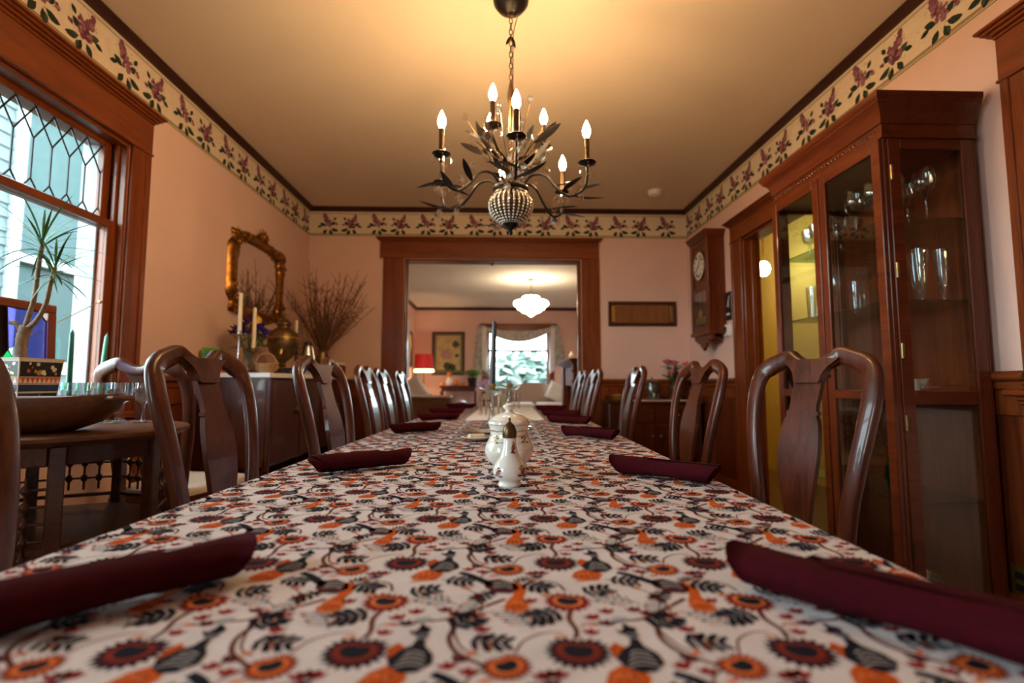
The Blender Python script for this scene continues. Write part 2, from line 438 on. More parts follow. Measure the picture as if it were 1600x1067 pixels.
# wallpaper border with lilac sprigs
CREAM = (.74, .62, .47); LIL = [(.19, .062, .085), (.25, .10, .135), (.135, .042, .06), (.31, .15, .18), (.21, .075, .12)]
LEAFC = [(.030, .042, .028), (.06, .08, .05), (.022, .03, .022)]; STRIPE = (.24, .165, .085); STRIPE2 = (.40, .29, .165)
def sprig(polys, cx, flip, rnd):
    def blob(x, z, r, col, n=6, sq=1.0, ang=0):
        pts = []
        for i in range(n):
            a = 2 * pi * i / n + ang; rr = r * rnd.uniform(.8, 1.2)
            pts.append((x + rr * cos(a), z + rr * sq * sin(a)))
        polys.append((pts, col))
    def lf(x, z, a, L, W, col):
        pts = []
        for t, w_ in ((0, 0), (.3, .8), (.55, 1), (.8, .6), (1, 0), (.8, -.6), (.55, -1), (.3, -.8)):
            px, pz = L * t, W * .5 * w_
            pts.append((x + px * cos(a) - pz * sin(a), z + px * sin(a) + pz * cos(a)))
        polys.append((pts, col))
    s = -1 if flip else 1
    # faint background twigs
    for k in range(9):
        x = cx + rnd.uniform(-.11, .11); z = rnd.uniform(.05, .21)
        lf(x, z, rnd.uniform(0, pi), .022, .004, (.45, .33, .19))
    for a, L in ((-.5, .062), (-1.2, .055), (-2.2, .055), (2.7, .06), (.7, .05)):
        a2 = a if s > 0 else pi - a
        lf(cx + .012 * s + .030 * cos(a2), .085 + .028 * sin(a2), a2, L * 1.15, .036, rnd.choice(LEAFC))
    lf(cx + .055 * s, .055, -.15 if s > 0 else pi + .15, .06, .03, LEAFC[0]); lf(cx + .04 * s, .05, -1.3 if s > 0 else pi + 1.3, .04, .02, LEAFC[1])
    lf(cx - .05 * s, .10, pi + .3 if s > 0 else -.3, .055, .026, LEAFC[2])
    lf(cx + .06 * s, .155, .9 if s > 0 else pi - .9, .045, .026, LEAFC[0])
    for k in range(34):      # main truss, broad below, tapering upward and outward
        t = rnd.random() ** .8; w_ = .036 * (1 - t * .65)
        blob(cx - (.042 * t - .012) * s + rnd.uniform(-w_, w_), .085 + .125 * t + rnd.uniform(-.01, .01), rnd.uniform(.011, .018), rnd.choice(LIL))
    for k in range(11):
        blob(cx + .028 * s + rnd.uniform(-.018, .018), .13 + rnd.uniform(-.02, .045), rnd.uniform(.008, .012), rnd.choice(LIL))
    for k in range(5): blob(cx + .092 * s + rnd.uniform(-.009, .009), .115 + rnd.uniform(-.012, .012), rnd.uniform(.006, .011), rnd.choice(LIL))
    lf(cx + .07 * s, .10, .9, .02, .003, LEAFC[1])
def border(name, L, place, label, phase=0.0):
    "place(u, z, off) -> world; u along the wall, z above the border's lower edge"
    mb = MB(); H = .262; rnd = random.Random(5)
    def quad(u0, u1, z0, z1, off, col): mb.add([place(u0, z0, off), place(u1, z0, off), place(u1, z1, off), place(u0, z1, off)], [(0, 1, 2, 3)], 0, None, col)
    quad(0, L, 0, H, .001, CREAM)
    quad(0, L, .004, .010, .0016, STRIPE); quad(0, L, .014, .026, .0016, STRIPE2); quad(0, L, .026, .031, .0016, STRIPE)
    quad(0, L, .236, .241, .0016, STRIPE); quad(0, L, .246, .249, .0016, STRIPE2)
    var = []
    for q in range(2):
        ps = []; sprig(ps, 0, q == 1, rnd); var.append(ps)
    k = 0; u = .11 + phase
    while u < L - .06:
        for j, (pts, col) in enumerate(var[k % 2]):
            if all(0 <= u + p[0] <= L for p in pts):
                mb.add([place(u + p[0], p[1] + .012, .0018 + .00002 * j) for p in pts], [tuple(range(len(pts)))], 0, None, col)
        u += .25; k += 1
    struct(name, mb, 'border_paper', label, 'wallpaper border', None, 0)
ZB = 2.49
border('trim_6', YB - YF, lambda u, z, o: (XL + o, YF + u, ZB + z), 'cream wallpaper border with lilac sprigs above the leaded window', .06)
border('trim_7', YB - YF, lambda u, z, o: (XR - o, YB - u, ZB + z), 'cream wallpaper border with lilac sprigs above the china cabinet', -.02)
border('trim_8', XR - XL, lambda u, z, o: (XL + u, YB - o, ZB + z), 'cream wallpaper border with lilac sprigs above the wide opening', .07)

# wainscot: stained wood dado with cap rail and raised stiles
def wainscot(name, L, place, label, hz=1.03):
    t = thing(name, label, 'wainscot', kind='structure')
    def pbox(nm, u0, u1, z0, z1, d0, d1, b=.003, mat='Z'):
        mb = MB()
        c0, c1 = place(u0, d0), place(u1, d1)
        mb.box(c0[0], c1[0], c0[1], c1[1], z0, z1, b)
        mb.build(nm, fir[mat] if nm != 'panel' else cherry['Z'], t)
    pbox('cap_rail', 0, L, hz - .035, hz, 0, .045, .008, 'Y'); pbox('cap_moulding', 0, L, hz - .075, hz - .035, 0, .026, .008, 'Y')
    pbox('top_rail', 0, L, hz - .17, hz - .075, 0, .018); pbox('base_rail', 0, L, 0, .19, 0, .022)
    n = max(1, round(L / .55)); s = L / n
    for i in range(n + 1): pbox('stile', max(0, i * s - .045), min(L, i * s + .045), .19, hz - .17, 0, .018)
    for i in range(n): pbox('panel', i * s + .045, (i + 1) * s - .045, .19, hz - .17, 0, .008)
    return t
wainscot('trim_9', DY0 - .17 - PY1 - .14, lambda u, d: (XR - d, PY1 + .14 + u), 'stained wood wainscot behind the china cabinet')
wainscot('trim_10', YB - DY1 - .17, lambda u, d: (XR - d, DY1 + .17 + u), 'stained wood wainscot under the wall clock')
wainscot('trim_11', XR - OX1 - .19, lambda u, d: (OX1 + .19 + u, YB - d), 'stained wood wainscot beneath the small wooden wall panel')
wainscot('trim_12', OX0 - .215 - XL, lambda u, d: (XL + u, YB - d), 'stained wood wainscot behind the branch vase')
wainscot('trim_13', YB - WY1 - .15, lambda u, d: (XL + d, WY1 + .15 + u), 'stained wood wainscot behind the sideboard')

# cased opening
def cornice_x(mb, x0, x1, z0, y, out=.05):
    "head cornice on the back wall facing -Y"
    mb.box(x0 + .04, x1 - .04, y - .024, y, OZ + .004, z0 - .045)
    for k in range(4): mb.box(x0 + .04 - .012 * k, x1 - .04 + .012 * k, y - .026 - .012 * k, y, z0 - .045 + .011 * k, z0 - .033 + .011 * k, .003)
t = thing('door_1', 'wide cased opening with stained wood trim leading to the living room', 'doorway', kind='structure')
for x0, x1 in ((OX0 - .215, OX0 - .005), (OX1 + .005, OX1 + .19)):
    MB().box(x0, x1, YB - .02, YB, 0, OZ + .004).build('casing', fir['Z'], t)
for x in (OX0, OX1):
    MB().box(x if x < 0 else x - .015, x + .015 if x < 0 else x, YB - .005, YB + .17, 0, OZ).build('jamb', fir['Z'], t)
    s = 1 if x < 0 else -1
    MB().box(x, x + s * .028, YB + .06, YB + .10, 0, OZ - .02).build('door_stop', fir['Z'], t)
MB().box(OX0, OX1, YB - .005, YB + .17, OZ - .015, OZ).build('head_jamb', fir['X'], t)
mb = MB(); cornice_x(mb, -1.235, 1.095, 2.478, YB, .06); mb.build('head_casing', fir['X'], t)
MB().tube([(-.05, YB + .08, OZ - .045), (-.05, YB + .08, OZ)], .012, 10).build('door_catch', 'dark_brass', t)

# doorway on the right wall
def casing_y(t, xw, s, y0, y1, ztop, cw, ex=0., z0=0, mat=fir):
    "vertical casings either side of an opening in a side wall; s = +1 when the room is on +X"
    for a, b in ((y0 - cw, y0 - .004), (y1 + .004, y1 + cw)):
        MB().box(xw, xw + s * .02, a, b, z0, ztop + .006).build('casing', mat['Z'], t)
        MB().box(xw, xw + s * .026, a - .004 if a < y0 else b - .03, a + .03 if a < y0 else b + .004, z0, ztop + .006).build('backband', mat['Z'], t)
    mb = MB(); mb.box(xw, xw + s * .023, y0 - cw - .01, y1 + cw + .01, ztop + .006, ztop + .13 + ex)
    for k in range(4): mb.box(xw, xw + s * (.03 + .013 * k), y0 - cw - .015 - .013 * k, y1 + cw + .015 + .013 * k, ztop + ex + .13 + .013 * k, ztop + ex + .144 + .013 * k, .004)
    mb.box(xw, xw + s * .03, y0 - cw - .014, y1 + cw + .014, ztop + .0, ztop + .012, .003)
    mb.build('head_casing', mat['Y'], t)
t = thing('door_2', 'stained wood cased doorway to the yellow hall beside the china cabinet', 'doorway', kind='structure')
casing_y(t, XR, -1, DY0, DY1, DZ, .165)
for y in (DY0, DY1):
    MB().box(XR - .005, XR + .13, y, y + (-.018 if y > 3.5 else .018), 0, DZ).build('jamb', fir['Z'], t)
MB().box(XR - .005, XR + .13, DY0, DY1, DZ - .018, DZ).build('head_jamb', fir['Y'], t)
MB().box(XR + .05, XR + .09, DY1 - .032, DY1 - .016, 0, DZ - .01).build('door_stop', fir['Z'], t)
# hall beyond
struct('wall_hall', MB().box(3.15, 3.3, 2.2, 7.4, 0, ZC, 0).box(XR + .12, 3.15, 7.2, 7.4, 0, ZC, 0).box(XR + .12, 3.15, 2.2, 2.35, 0, ZC, 0).box(XR + .125, XR + .13, DY1 + .03, 7.2, 0, ZC, 0), 'yellow_paint', 'yellow painted hall walls seen through the side doorway', 'wall')
struct('trim_14', MB().box(XR + .13, 3.15, 6.7, 7.2, 2.45, 2.56, .01).box(XR + .13, 3.15, 6.75, 7.2, 2.40, 2.45, .01), 'ceiling_paint', 'pale cornice beam across the yellow hall', 'cornice')
t = thing('hall_lamp', 'glowing round ceiling lamp in the yellow hall', 'lamp', (2.74, 5.1, 2.1))
MB().ball((0, 0, .06), .062, 16, sz=1.25).build('globe', 'hall_glow', t)
MB().lathe([(.012, .13), (.012, .65), (.05, .66), (.055, .695)], 12).build('stem', 'brass', t)

# right window near the camera (only its casing edge shows)
t = thing('window_3', 'stained wood window casing at the picture edge beside the china cabinet', 'window', kind='structure')
casing_y(t, XR, -1, PY0, PY1, PZ1, .145, .05, z0=PZ0 - .03)
MB().box(XR - .075, XR + .1, PY0 - .19, PY1 + .19, PZ0 - .035, PZ0 - .008, .006).build('sill', fir['Y'], t)
mb = MB()
for k in range(4): mb.box(XR - .055 + .011 * k, XR, PY0 - .16, PY1 + .16, PZ0 - .05 - .016 * k, PZ0 - .035 - .016 * k, .003)
mb.build('apron', fir['Y'], t)
MB().box(XR + .06, XR + .10, PY0, PY1, PZ0, PZ1, .004).build('shutter', fir['Z'], t)

# ------------------------------------------------------------------ leaded window on the left wall
t = thing('window_1', 'double-hung window with leaded upper sash over the plant table', 'window', kind='structure')
casing_y(t, XL, 1, WY0, WY1, WZ1, .135, .05, z0=WZ0 - .02)
for y, s in ((WY0, 1), (WY1, -1)):
    MB().box(XL - .2, XL + .004, y, y + s * .018, WZ0, WZ1).build('jamb', fir['Z'], t)
    MB().box(XL - .05, XL - .03, y + s * .018, y + s * .034, WZ0, WZ1).build('stop', fir['Z'], t)
for y, s in ((WY0, 1), (WY1, -1)): MB().box(XL - .21, XL - .115, y + s * .018, y + s * .032, WZ0, WZ1).build('outer_jamb', 'white_trim', t)
MB().box(XL - .2, XL + .004, WY0, WY1, WZ1 - .018, WZ1).build('head_jamb', fir['Y'], t)
MB().box(XL - .2, XL + .09, WY0 - .16, WY1 + .16, WZ0 - .028, WZ0, .006).build('stool', fir['Y'], t)
MB().box(XL, XL + .02, WY0 - .14, WY1 + .14, WZ0 - .12, WZ0 - .028).build('apron', fir['Y'], t)
GY0, GY1 = WY0 + .075, WY1 - .072
UZ0, UZ1 = 1.80, 2.182; XU = XL - .085; XW = XL - .045
def sash(nm, xc, z0, z1, bot, top):
    p = MB().box(xc - .017, xc + .017, WY0 + .018, GY0, z0 - bot, z1 + top).build(nm, fir['Z'], t)
    MB().box(xc - .017, xc + .017, GY1, WY1 - .018, z0 - bot, z1 + top).build('stile', fir['Z'], p)
    MB().box(xc - .017, xc + .017, GY0, GY1, z0 - bot, z0).build('rail', fir['Y'], p)
    MB().box(xc - .017, xc + .017, GY0, GY1, z1, z1 + top).build('rail', fir['Y'], p)
    return p
su = sash('upper_sash', XU, UZ0, UZ1, .035, .035)
sl = sash('lower_sash', XW, .93, 1.765, .075, .038)
MB().box(XW - .002, XW + .002, GY0, GY1, .93, 1.765, 0).build('pane', 'window_glass', sl, 0)
# lead pattern of the upper sash
s_ = (GY1 - GY0) / 13; H = UZ1 - UZ0; a1, a2, a3 = .062, .24, .31
def pane(poly):
    MB().prism([(GY0 + u, UZ0 + v) for u, v in poly], 'X', XU - .0015, XU + .0015).build('pane', 'wavy_glass', su, 0)
def came(u0, v0, u1, v1):
    came_mb.tube([(XU, GY0 + u0, UZ0 + v0), (XU, GY0 + u1, UZ0 + v1)], .0042, 6)
Wd = GY1 - GY0; came_mb = MB()
for k in range(14):
    u = k * s_
    if k < 13: pane([(u, a1), (u + s_ / 2, 0), (u + s_, a1), (u + s_, a2), (u + s_ / 2, a3), (u, a2)])
    l, r = max(0, u - s_ / 2), min(Wd, u + s_ / 2)
    tri = [(l, 0), (r, 0), (u, a1)] if 0 < k < 13 else ([(0, 0), (r, 0), (0, a1)] if k == 0 else [(l, 0), (Wd, 0), (Wd, a1)])
    pane(tri)
    if k == 0: pane([(0, a2), (r, a3), (0, H)])
    elif k == 13: pane([(Wd, a2), (Wd, H), (l, a3)])
    else: pane([(u, a2), (r, a3), (u, H), (l, a3)])
    if k < 13: pane([(u, H), (u + s_ / 2, a3), (u + s_, H)])
    came_mb = MB(); came(u, a1, u, a2)
    if k < 13:
        came(u, a1, u + s_ / 2, 0); came(u + s_ / 2, 0, u + s_, a1); came(u, a2, u + s_, H); came(u, H, u + s_, a2)
    came_mb.build('lead_came', 'lead', su)
MB().ball((XL - .02, WY1 - .10, 1.38), .009, 10).build('sash_lock', 'brass', t)
MB().tube([(XL - .025, WY1 - .10, 1.38), (XL - .03, 2.35, 1.27), (XL - .03, 2.15, 1.16)], .0022, 6).build('hook_wire', 'brass', t)

# ------------------------------------------------------------------ dining table and printed cloth
TROT = -.0267; TZ = .765
HW, TY0, TY1, RC = .532, -.30, 4.95, .26       # half width, ends and corner radius in the table's own frame
TLOC = (-.062, 0, 0)
def tpos(x, y):
    "table frame -> world x, y"
    return (TLOC[0] + x * cos(TROT) - y * sin(TROT), TLOC[1] + x * sin(TROT) + y * cos(TROT))
dt = thing('dining_table', 'long wooden dining table hidden beneath the printed cloth', 'table', TLOC, TROT)
mb = MB()
def rrect(hw, y0, y1, rc, n=8):
    pts = []
    for cx, cy, a0 in ((hw - rc, y0 + rc, -pi / 2), (hw - rc, y1 - rc, 0), (-hw + rc, y1 - rc, pi / 2), (-hw + rc, y0 + rc, pi)):
        for i in range(n + 1): pts.append((cx + rc * cos(a0 + pi / 2 * i / n), cy + rc * sin(a0 + pi / 2 * i / n)))
    return pts
mb.prism(rrect(HW - .008, TY0 + .008, TY1 - .008, RC), 'Z', TZ - .032, TZ - .004); mb.build('table_top', mahog['Y'], dt)
mb = MB(); mb.box(-HW + .1, HW - .1, TY0 + .1, TY1 - .1, TZ - .11, TZ - .032); mb.build('apron', mahog['Y'], dt)
for y in (TY0 + .25, 1.55, 3.1, TY1 - .25):
    for x in (-.36, .36):
        MB().lathe([(.030, 0), (.034, .02), (.024, .06), (.032, .20), (.042, .38), (.028, .52), (.036, .56), (.040, .58), (.040, TZ - .10)], 12, 0, Matrix.Translation((x, y, 0))).build('leg', mahog['Z'], dt)
RE, DROP = .012, .24
def drape(x, y, lift=0.0):
    "flat cloth point (table frame) -> draped 3d point"
    cx = min(max(x, -HW + RC), HW - RC); cy = min(max(y, TY0 + RC), TY1 - RC)
    dx, dy = x - cx, y - cy; d = sqrt(dx * dx + dy * dy)
    if d <= RC - RE: return (x, y, TZ + lift)
    nx, ny = dx / d, dy / d; tt = d - (RC - RE); r = RE + lift
    bx, by = cx + nx * (RC - RE), cy + ny * (RC - RE)
    if tt < RE * pi / 2:
        a = tt / RE; return (bx + nx * r * sin(a), by + ny * r * sin(a), TZ - RE + r * cos(a))
    dn = tt - RE * pi / 2
    fold = .010 * sin((x - y) * 21) * min(1, dn / .1)
    return (bx + nx * (r + fold + .02 * dn), by + ny * (r + fold + .02 * dn), TZ - RE - dn)
CLO = (.62, .57, .57)
cl = MB()
outl = rrect(HW, TY0, TY1, RC, 14)
# densify long sides
dens = []
for i in range(len(outl)):
    a, b = Vector(outl[i]), Vector(outl[(i + 1) % len(outl)]); n = max(1, int((b - a).length / .06))
    for k in range(n): dens.append(tuple(a.lerp(b, k / n)))
def off(p, d):
    cx = min(max(p[0], -HW + RC), HW - RC); cy = min(max(p[1], TY0 + RC), TY1 - RC)
    v = Vector((p[0] - cx, p[1] - cy)).normalized(); return (p[0] + v.x * d, p[1] + v.y * d)
levels = [-RE, -RE + RE * pi / 4 * .66, -RE + RE * pi / 4 * 1.33, -RE + RE * pi / 2, .02, .05, .09, .14, .19, DROP]
vs = [tuple(drape(*off(p, d))) for d in levels for p in dens]; n = len(dens); fs = []
fs.append(tuple(range(n)))
for j in range(len(levels) - 1):
    for i in range(n): fs.append((j * n + i, (j + 1) * n + i, (j + 1) * n + (i + 1) % n, j * n + (i + 1) % n))
cl.add(vs, fs, 0, None, CLO)
NAVY = (.010, .010, .018); ORG = (.52, .088, .010); ORG2 = (.62, .155, .045); RED = (.25, .014, .014); RUST = (.20, .026, .014)
MAR = (.085, .014, .020); BRN = (.13, .045, .035); PEACH = (.66, .26, .15); GREY = (.30, .29, .33)
motif = []      # (layer, polygon, colour) in tile coordinates
TXs, TYs = .180, .205
def poly(l, pts, c): motif.append((l, pts, c))
def rot(pts, cx, cy, a, s=1.0): return [(cx + s * (x * cos(a) - y * sin(a)), cy + s * (x * sin(a) + y * cos(a))) for x, y in pts]
def ell(l, cx, cy, a, b, c, ang=0, n=12): poly(l, rot([(a * cos(2 * pi * i / n), b * sin(2 * pi * i / n)) for i in range(n)], cx, cy, ang), c)
def heart(r, n=20, notch=.45):
    out = []
    for i in range(n):
        a = 2 * pi * i / n
        k = 1 - notch * max(0, cos(a - pi / 2)) ** 6
        out.append((r * k * cos(a), r * k * sin(a) * .92))
    return out
def fringe(l, cx, cy, r, c, ang, nt=16, depth=.24, notch=.3):
    pts = []
    for i in range(nt * 2):
        a = 2 * pi * i / (nt * 2); k = (1 - notch * max(0, cos(a - pi / 2)) ** 8) * (1 if i % 2 else 1 - depth)
        pts.append((r * k * cos(a), r * k * sin(a)))
    poly(l, rot(pts, cx, cy, ang), c)
def stroke(l, pts, w0, w1, c):
    P = bez([(x, y, 0) for x, y in pts], 4); L = []; Rr = []
    for i, p in enumerate(P):
        q0 = P[max(0, i - 1)]; q1 = P[min(len(P) - 1, i + 1)]; d = (q1 - q0).normalized(); w_ = (w0 + (w1 - w0) * i / (len(P) - 1)) / 2
        L.append((p.x - d.y * w_, p.y + d.x * w_)); Rr.append((p.x + d.y * w_, p.y - d.x * w_))
    for i in range(len(P) - 1): poly(l, [L[i], L[i + 1], Rr[i + 1], Rr[i]], c)
def lobed(l, x, y, ang, L, W, c, n=4):
    "leaf of separate rounded lobes set along a midrib"
    poly(l, rot([(0, -W * .07), (L * .9, -W * .05), (L * 1.05, 0), (L * .9, W * .05), (0, W * .07)], x, y, ang), c)
    for i in range(n):
        t0 = .12 + .74 * i / (n - 1); k = .85 + .45 * sin(pi * t0)
        for s in (-1, 1):
            lp = [(.0, .06), (.22, .12), (.48, .14), (.62, .05), (.60, -.06), (.40, -.10), (.0, -.08)]
            a_ = s * (1.25 - .5 * t0)
            pts = [(L * t0 - L * .04 + W * k * (px * cos(a_) - s * py * sin(a_)), W * k * (px * sin(a_) + s * py * cos(a_))) for px, py in lp]
            poly(l, rot(pts, x, y, ang), c)
def petal(l, x, y, ang, L, W, c): poly(l, rot([(0, 0), (L * .35, W * .5), (L * .7, W * .4), (L, 0), (L * .7, -W * .4), (L * .35, -W * .5)], x, y, ang), c)
def tulip(x, y, ang, s, c): poly(2, rot([(0, -.006), (.007, -.002), (.009, .007), (.004, .003), (0, .009), (-.004, .003), (-.009, .007), (-.007, -.002)], x, y, ang, s), c)
# heart flowers
def flower(x, y, r, cols, ang, nt=22):
    fringe(1, x, y, r, cols[0], ang, nt); fringe(2, x, y, r * .78, cols[1], ang, nt, .1)
    for i in range(nt):
        a = 2 * pi * (i + .5) / nt + ang; stroke(3, [(x + r * .50 * cos(a), y + r * .50 * sin(a)), (x + r * .86 * cos(a), y + r * .86 * sin(a))], .0010, .0006, cols[0])
    poly(4, rot(heart(r * .60), x, y, ang), cols[2]); poly(5, rot(heart(r * .43), x, y, ang), cols[3])
flower(-.003, .002, .0215, [RUST, ORG, ORG2, NAVY], .5)
flower(.057, .119, .0255, [RED, RUST, ORG2, NAVY], -.3, 18)
flower(.055, .024, .029, [NAVY, MAR, RUST, NAVY], -.1, 20)
# vines
stroke(1, [(.057, .098), (.054, .08), (.058, .06), (.056, .045)], .0056, .0046, BRN)
stroke(1, [(.175, .125), (.153, .106), (.124, .082), (.100, .076), (.085, .07)], .0054, .002, BRN)
stroke(1, [(-.049, .066), (-.052, .045), (-.043, .022), (-.022, .004), (-.016, -.002)], .0054, .0036, BRN)
stroke(1, [(-.049, .066), (-.056, .078), (-.056, .082)], .004, .003, BRN)
stroke(1, [(.004, .022), (.012, .042), (.03, .055), (.045, .056)], .0022, .0012, BRN)
stroke(1, [(.057, .145), (.05, .165), (.03, .175), (.006, .172)], .0032, .0016, BRN)
stroke(1, [(.124, .082), (.13, .06), (.14, .03), (.155, .018)], .0032, .0016, BRN)
stroke(1, [(.153, .106), (.15, .13), (.135, .15)], .003, .0016, BRN)
# dark lobed leaves
for x, y, a, L, W in ((-.034, .040, -.1, .034, .022), (.014, .164, -.5, .030, .023), (.076, .140, .35, .030, .022), (.046, .094, 3.6, .030, .026),
                      (-.050, .068, .7, .026, .024), (.110, .176, -.25, .030, .020)):
    lobed(2, x, y, a, L, W, NAVY)
    stroke(3, [(x + L * .1 * cos(a), y + L * .1 * sin(a)), (x + L * .9 * cos(a), y + L * .9 * sin(a))], .0008, .0004, GREY)
# flying bird
stroke(2, [(-.058, .197), (-.045, .188), (-.030, .172), (-.018, .160)], .008, .012, NAVY)
poly(2, [(-.030, .172), (-.012, .178), (.006, .165), (.010, .150), (.000, .138), (-.014, .140), (-.026, .152)], MAR)
poly(3, [(-.022, .168), (-.008, .171), (.003, .160), (-.002, .148), (-.016, .150)], NAVY)
for k in range(3): stroke(4, [(-.018, .166 - .0065 * k), (-.006, .168 - .0065 * k), (.002, .163 - .0065 * k)], .0022, .0014, (.38, .34, .33))
poly(2, [(-.002, .170), (.012, .166), (.017, .148), (.013, .128), (.018, .112), (.008, .098), (-.006, .102), (-.004, .118), (.003, .134), (.004, .150)], ORG)
fringe(3, .006, .106, .015, ORG2, 0, 9, .3, 0)
for k in range(4): stroke(5, [(-.002 + .005 * k, .112), (-.003 + .006 * k, .098)], .0010, .0010, RUST)
ell(4, .005, .107, .0085, .007, ORG)
lobed(2, -.020, .142, -2.2, .026, .016, NAVY); lobed(2, .004, .170, .6, .02, .010, NAVY)
# sitting bird
poly(2, [(.083, .012), (.090, .026), (.099, .034), (.101, .044), (.108, .044), (.110, .032), (.118, .020), (.120, .006), (.110, -.006), (.098, -.008), (.088, .000)], NAVY)
ell(3, .1045, .050, .006, .0055, (.10, .10, .12)); ell(2, .105, .060, .006, .006, NAVY); petal(2, .103, .062, 1.7, .010, .006, NAVY)
for k in range(4): stroke(3, [(.090 + .002 * k, .000 + .0065 * k), (.102, .0045 + .0065 * k), (.115 - .001 * k, .000 + .0065 * k)], .0017, .0017, (.36, .33, .33))
poly(2, [(.083, .012), (.080, .028), (.087, .038), (.094, .030), (.088, .020)], ORG)
poly(1, [(.086, .004), (.074, -.006), (.068, -.022), (.080, -.034), (.098, -.030), (.104, -.014), (.100, .0)], ORG)
fringe(3, .083, -.021, .014, ORG2, 0, 9, .3, 0)
for k in range(4): stroke(5, [(.074 + .006 * k, -.014), (.073 + .0065 * k, -.029)], .0010, .0010, RUST)
stroke(4, [(.082, .014), (.083, .026), (.088, .033)], .0012, .0012, RUST)
ell(4, .083, -.021, .008, .007, ORG)
# berry twigs
for bx, by, ba, sgn in ((.128, .112, 2.7, 1), (.020, .062, 2.2, -1), (-.030, .128, -1.9, 1)):
    ex, ey = bx + .045 * cos(ba), by + .045 * sin(ba); stroke(2, [(bx, by), ((bx + ex) / 2 + .003, (by + ey) / 2 + .003), (ex, ey)], .0014, .0007, NAVY)
    for k in range(5):
        f_ = .2 + .17 * k; px, py = bx + (ex - bx) * f_, by + (ey - by) * f_
        for s in (-1, 1):
            a = ba + s * .9; qx, qy = px + .011 * cos(a), py + .011 * sin(a)
            stroke(2, [(px, py), (qx, qy)], .0012, .0008, NAVY); petal(3, qx, qy, a, .006, .004, NAVY if k % 2 else PEACH)
stroke(1, [(.085, .070), (.070, .072), (.062, .066)], .003, .0014, BRN)
stroke(1, [(-.018, -.002), (-.03, -.012), (-.034, -.03)], .003, .0014, BRN)
stroke(1, [(.135, .150), (.12, .165), (.105, .178)], .0028, .0014, BRN)
for x, y, a, c in ((.118, .100, .2, RED), (.128, .092, -.3, MAR), (.146, .130, .3, RED), (.160, .140, 0, MAR), (.020, .120, .2, RED), (-.030, .090, -.2, RED), (.100, .055, .1, MAR), (.070, .055, -.2, RED), (.030, .196, .2, RED), (.086, .190, .3, MAR), (.148, -.006, 0, RED)): tulip(x, y, a, .85, c)
# small petals
for x, y, a, c in ((.076, .084, .4, RED), (.091, .096, .1, RED), (.087, .072, -.2, MAR), (.132, .002, .3, RED), (.140, .012, -.4, MAR), (.024, -.012, .2, RED), (.036, -.010, -.2, RED), (.030, -.022, .4, MAR),
                   (.155, .060, 0, RED), (.160, .046, .3, MAR)):
    tulip(x, y, a, .9, c)
for x, y, a, c in ((.066, .072, -.3, ORG2), (.148, .080, .2, PEACH), (-.036, .016, .8, ORG2), (.110, .100, -.2, PEACH), (.030, .130, .6, ORG2), (-.020, .022, 1.2, PEACH), (.070, .170, .2, PEACH), (.150, .165, -.3, PEACH),
                   (.128, .150, .5, ORG2), (.016, -.028, -.5, ORG2), (.160, .030, 1.0, ORG2), (.036, .048, .1, PEACH), (.155, .185, .3, ORG2)):
    petal(2, x, y, a, .014, .005, c)
for x, y in ((.100, .080), (.030, .19)): ell(1, x, y, .009, .006, (.38, .39, .42), .3)
cull = HW + DROP - .03
i0, i1 = int(-(HW + DROP) / TXs) - 1, int((HW + DROP) / TXs) + 1
j0, j1 = int((TY0 - .1) / TYs) - 2, int((TY1 + DROP) / TYs) + 1
for j in range(j0, j1 + 1):
    for i in range(i0, i1 + 1):
        ox, oy = i * TXs + .062 + .0, j * TYs + .41
        for l, pts, c in motif:
            cx = sum(p[0] for p in pts) / len(pts) + ox; cy = sum(p[1] for p in pts) / len(pts) + oy
            qx = min(max(cx, -HW + RC), HW - RC); qy = min(max(cy, TY0 + RC), TY1 - RC)
            if sqrt((cx - qx) ** 2 + (cy - qy) ** 2) > RC + DROP - .04: continue
            cl.add([drape(p[0] + ox, p[1] + oy, .00018 * l) for p in pts], [tuple(range(len(pts)))], 0, None, c)
o = cl.build('tablecloth', 'printed_cotton', None, 0)
o.location = TLOC; o.rotation_euler = (0, 0, TROT)
tag(o, 'cream cotton tablecloth printed with birds, orange flowers and black leaves', 'tablecloth')

# lace runner at the far half of the table
mb = MB(); pts = []
x0, x1, y0, y1 = -.19, .25, 3.05, 4.72
def scal(p, q, n_, inward):
    for k in range(n_ * 6):
        t_ = k / (n_ * 6); b_ = abs(sin(pi * t_ * n_)) * .018
        pts.append((p[0] + (q[0] - p[0]) * t_ - inward[0] * b_, p[1] + (q[1] - p[1]) * t_ - inward[1] * b_))
scal((x0, y0), (x1, y0), 9, (0, 1)); scal((x1, y0), (x1, y1), 32, (-1, 0)); scal((x1, y1), (x0, y1), 9, (0, -1)); scal((x0, y1), (x0, y0), 32, (1, 0))
mb.prism(pts, 'Z', TZ + .0015, TZ + .0045)
o = mb.build('lace_runner', 'white_lace'); o.location = TLOC; o.rotation_euler = (0, 0, TROT)
tag(o, 'white scalloped lace runner at the far end of the printed tablecloth', 'table runner')

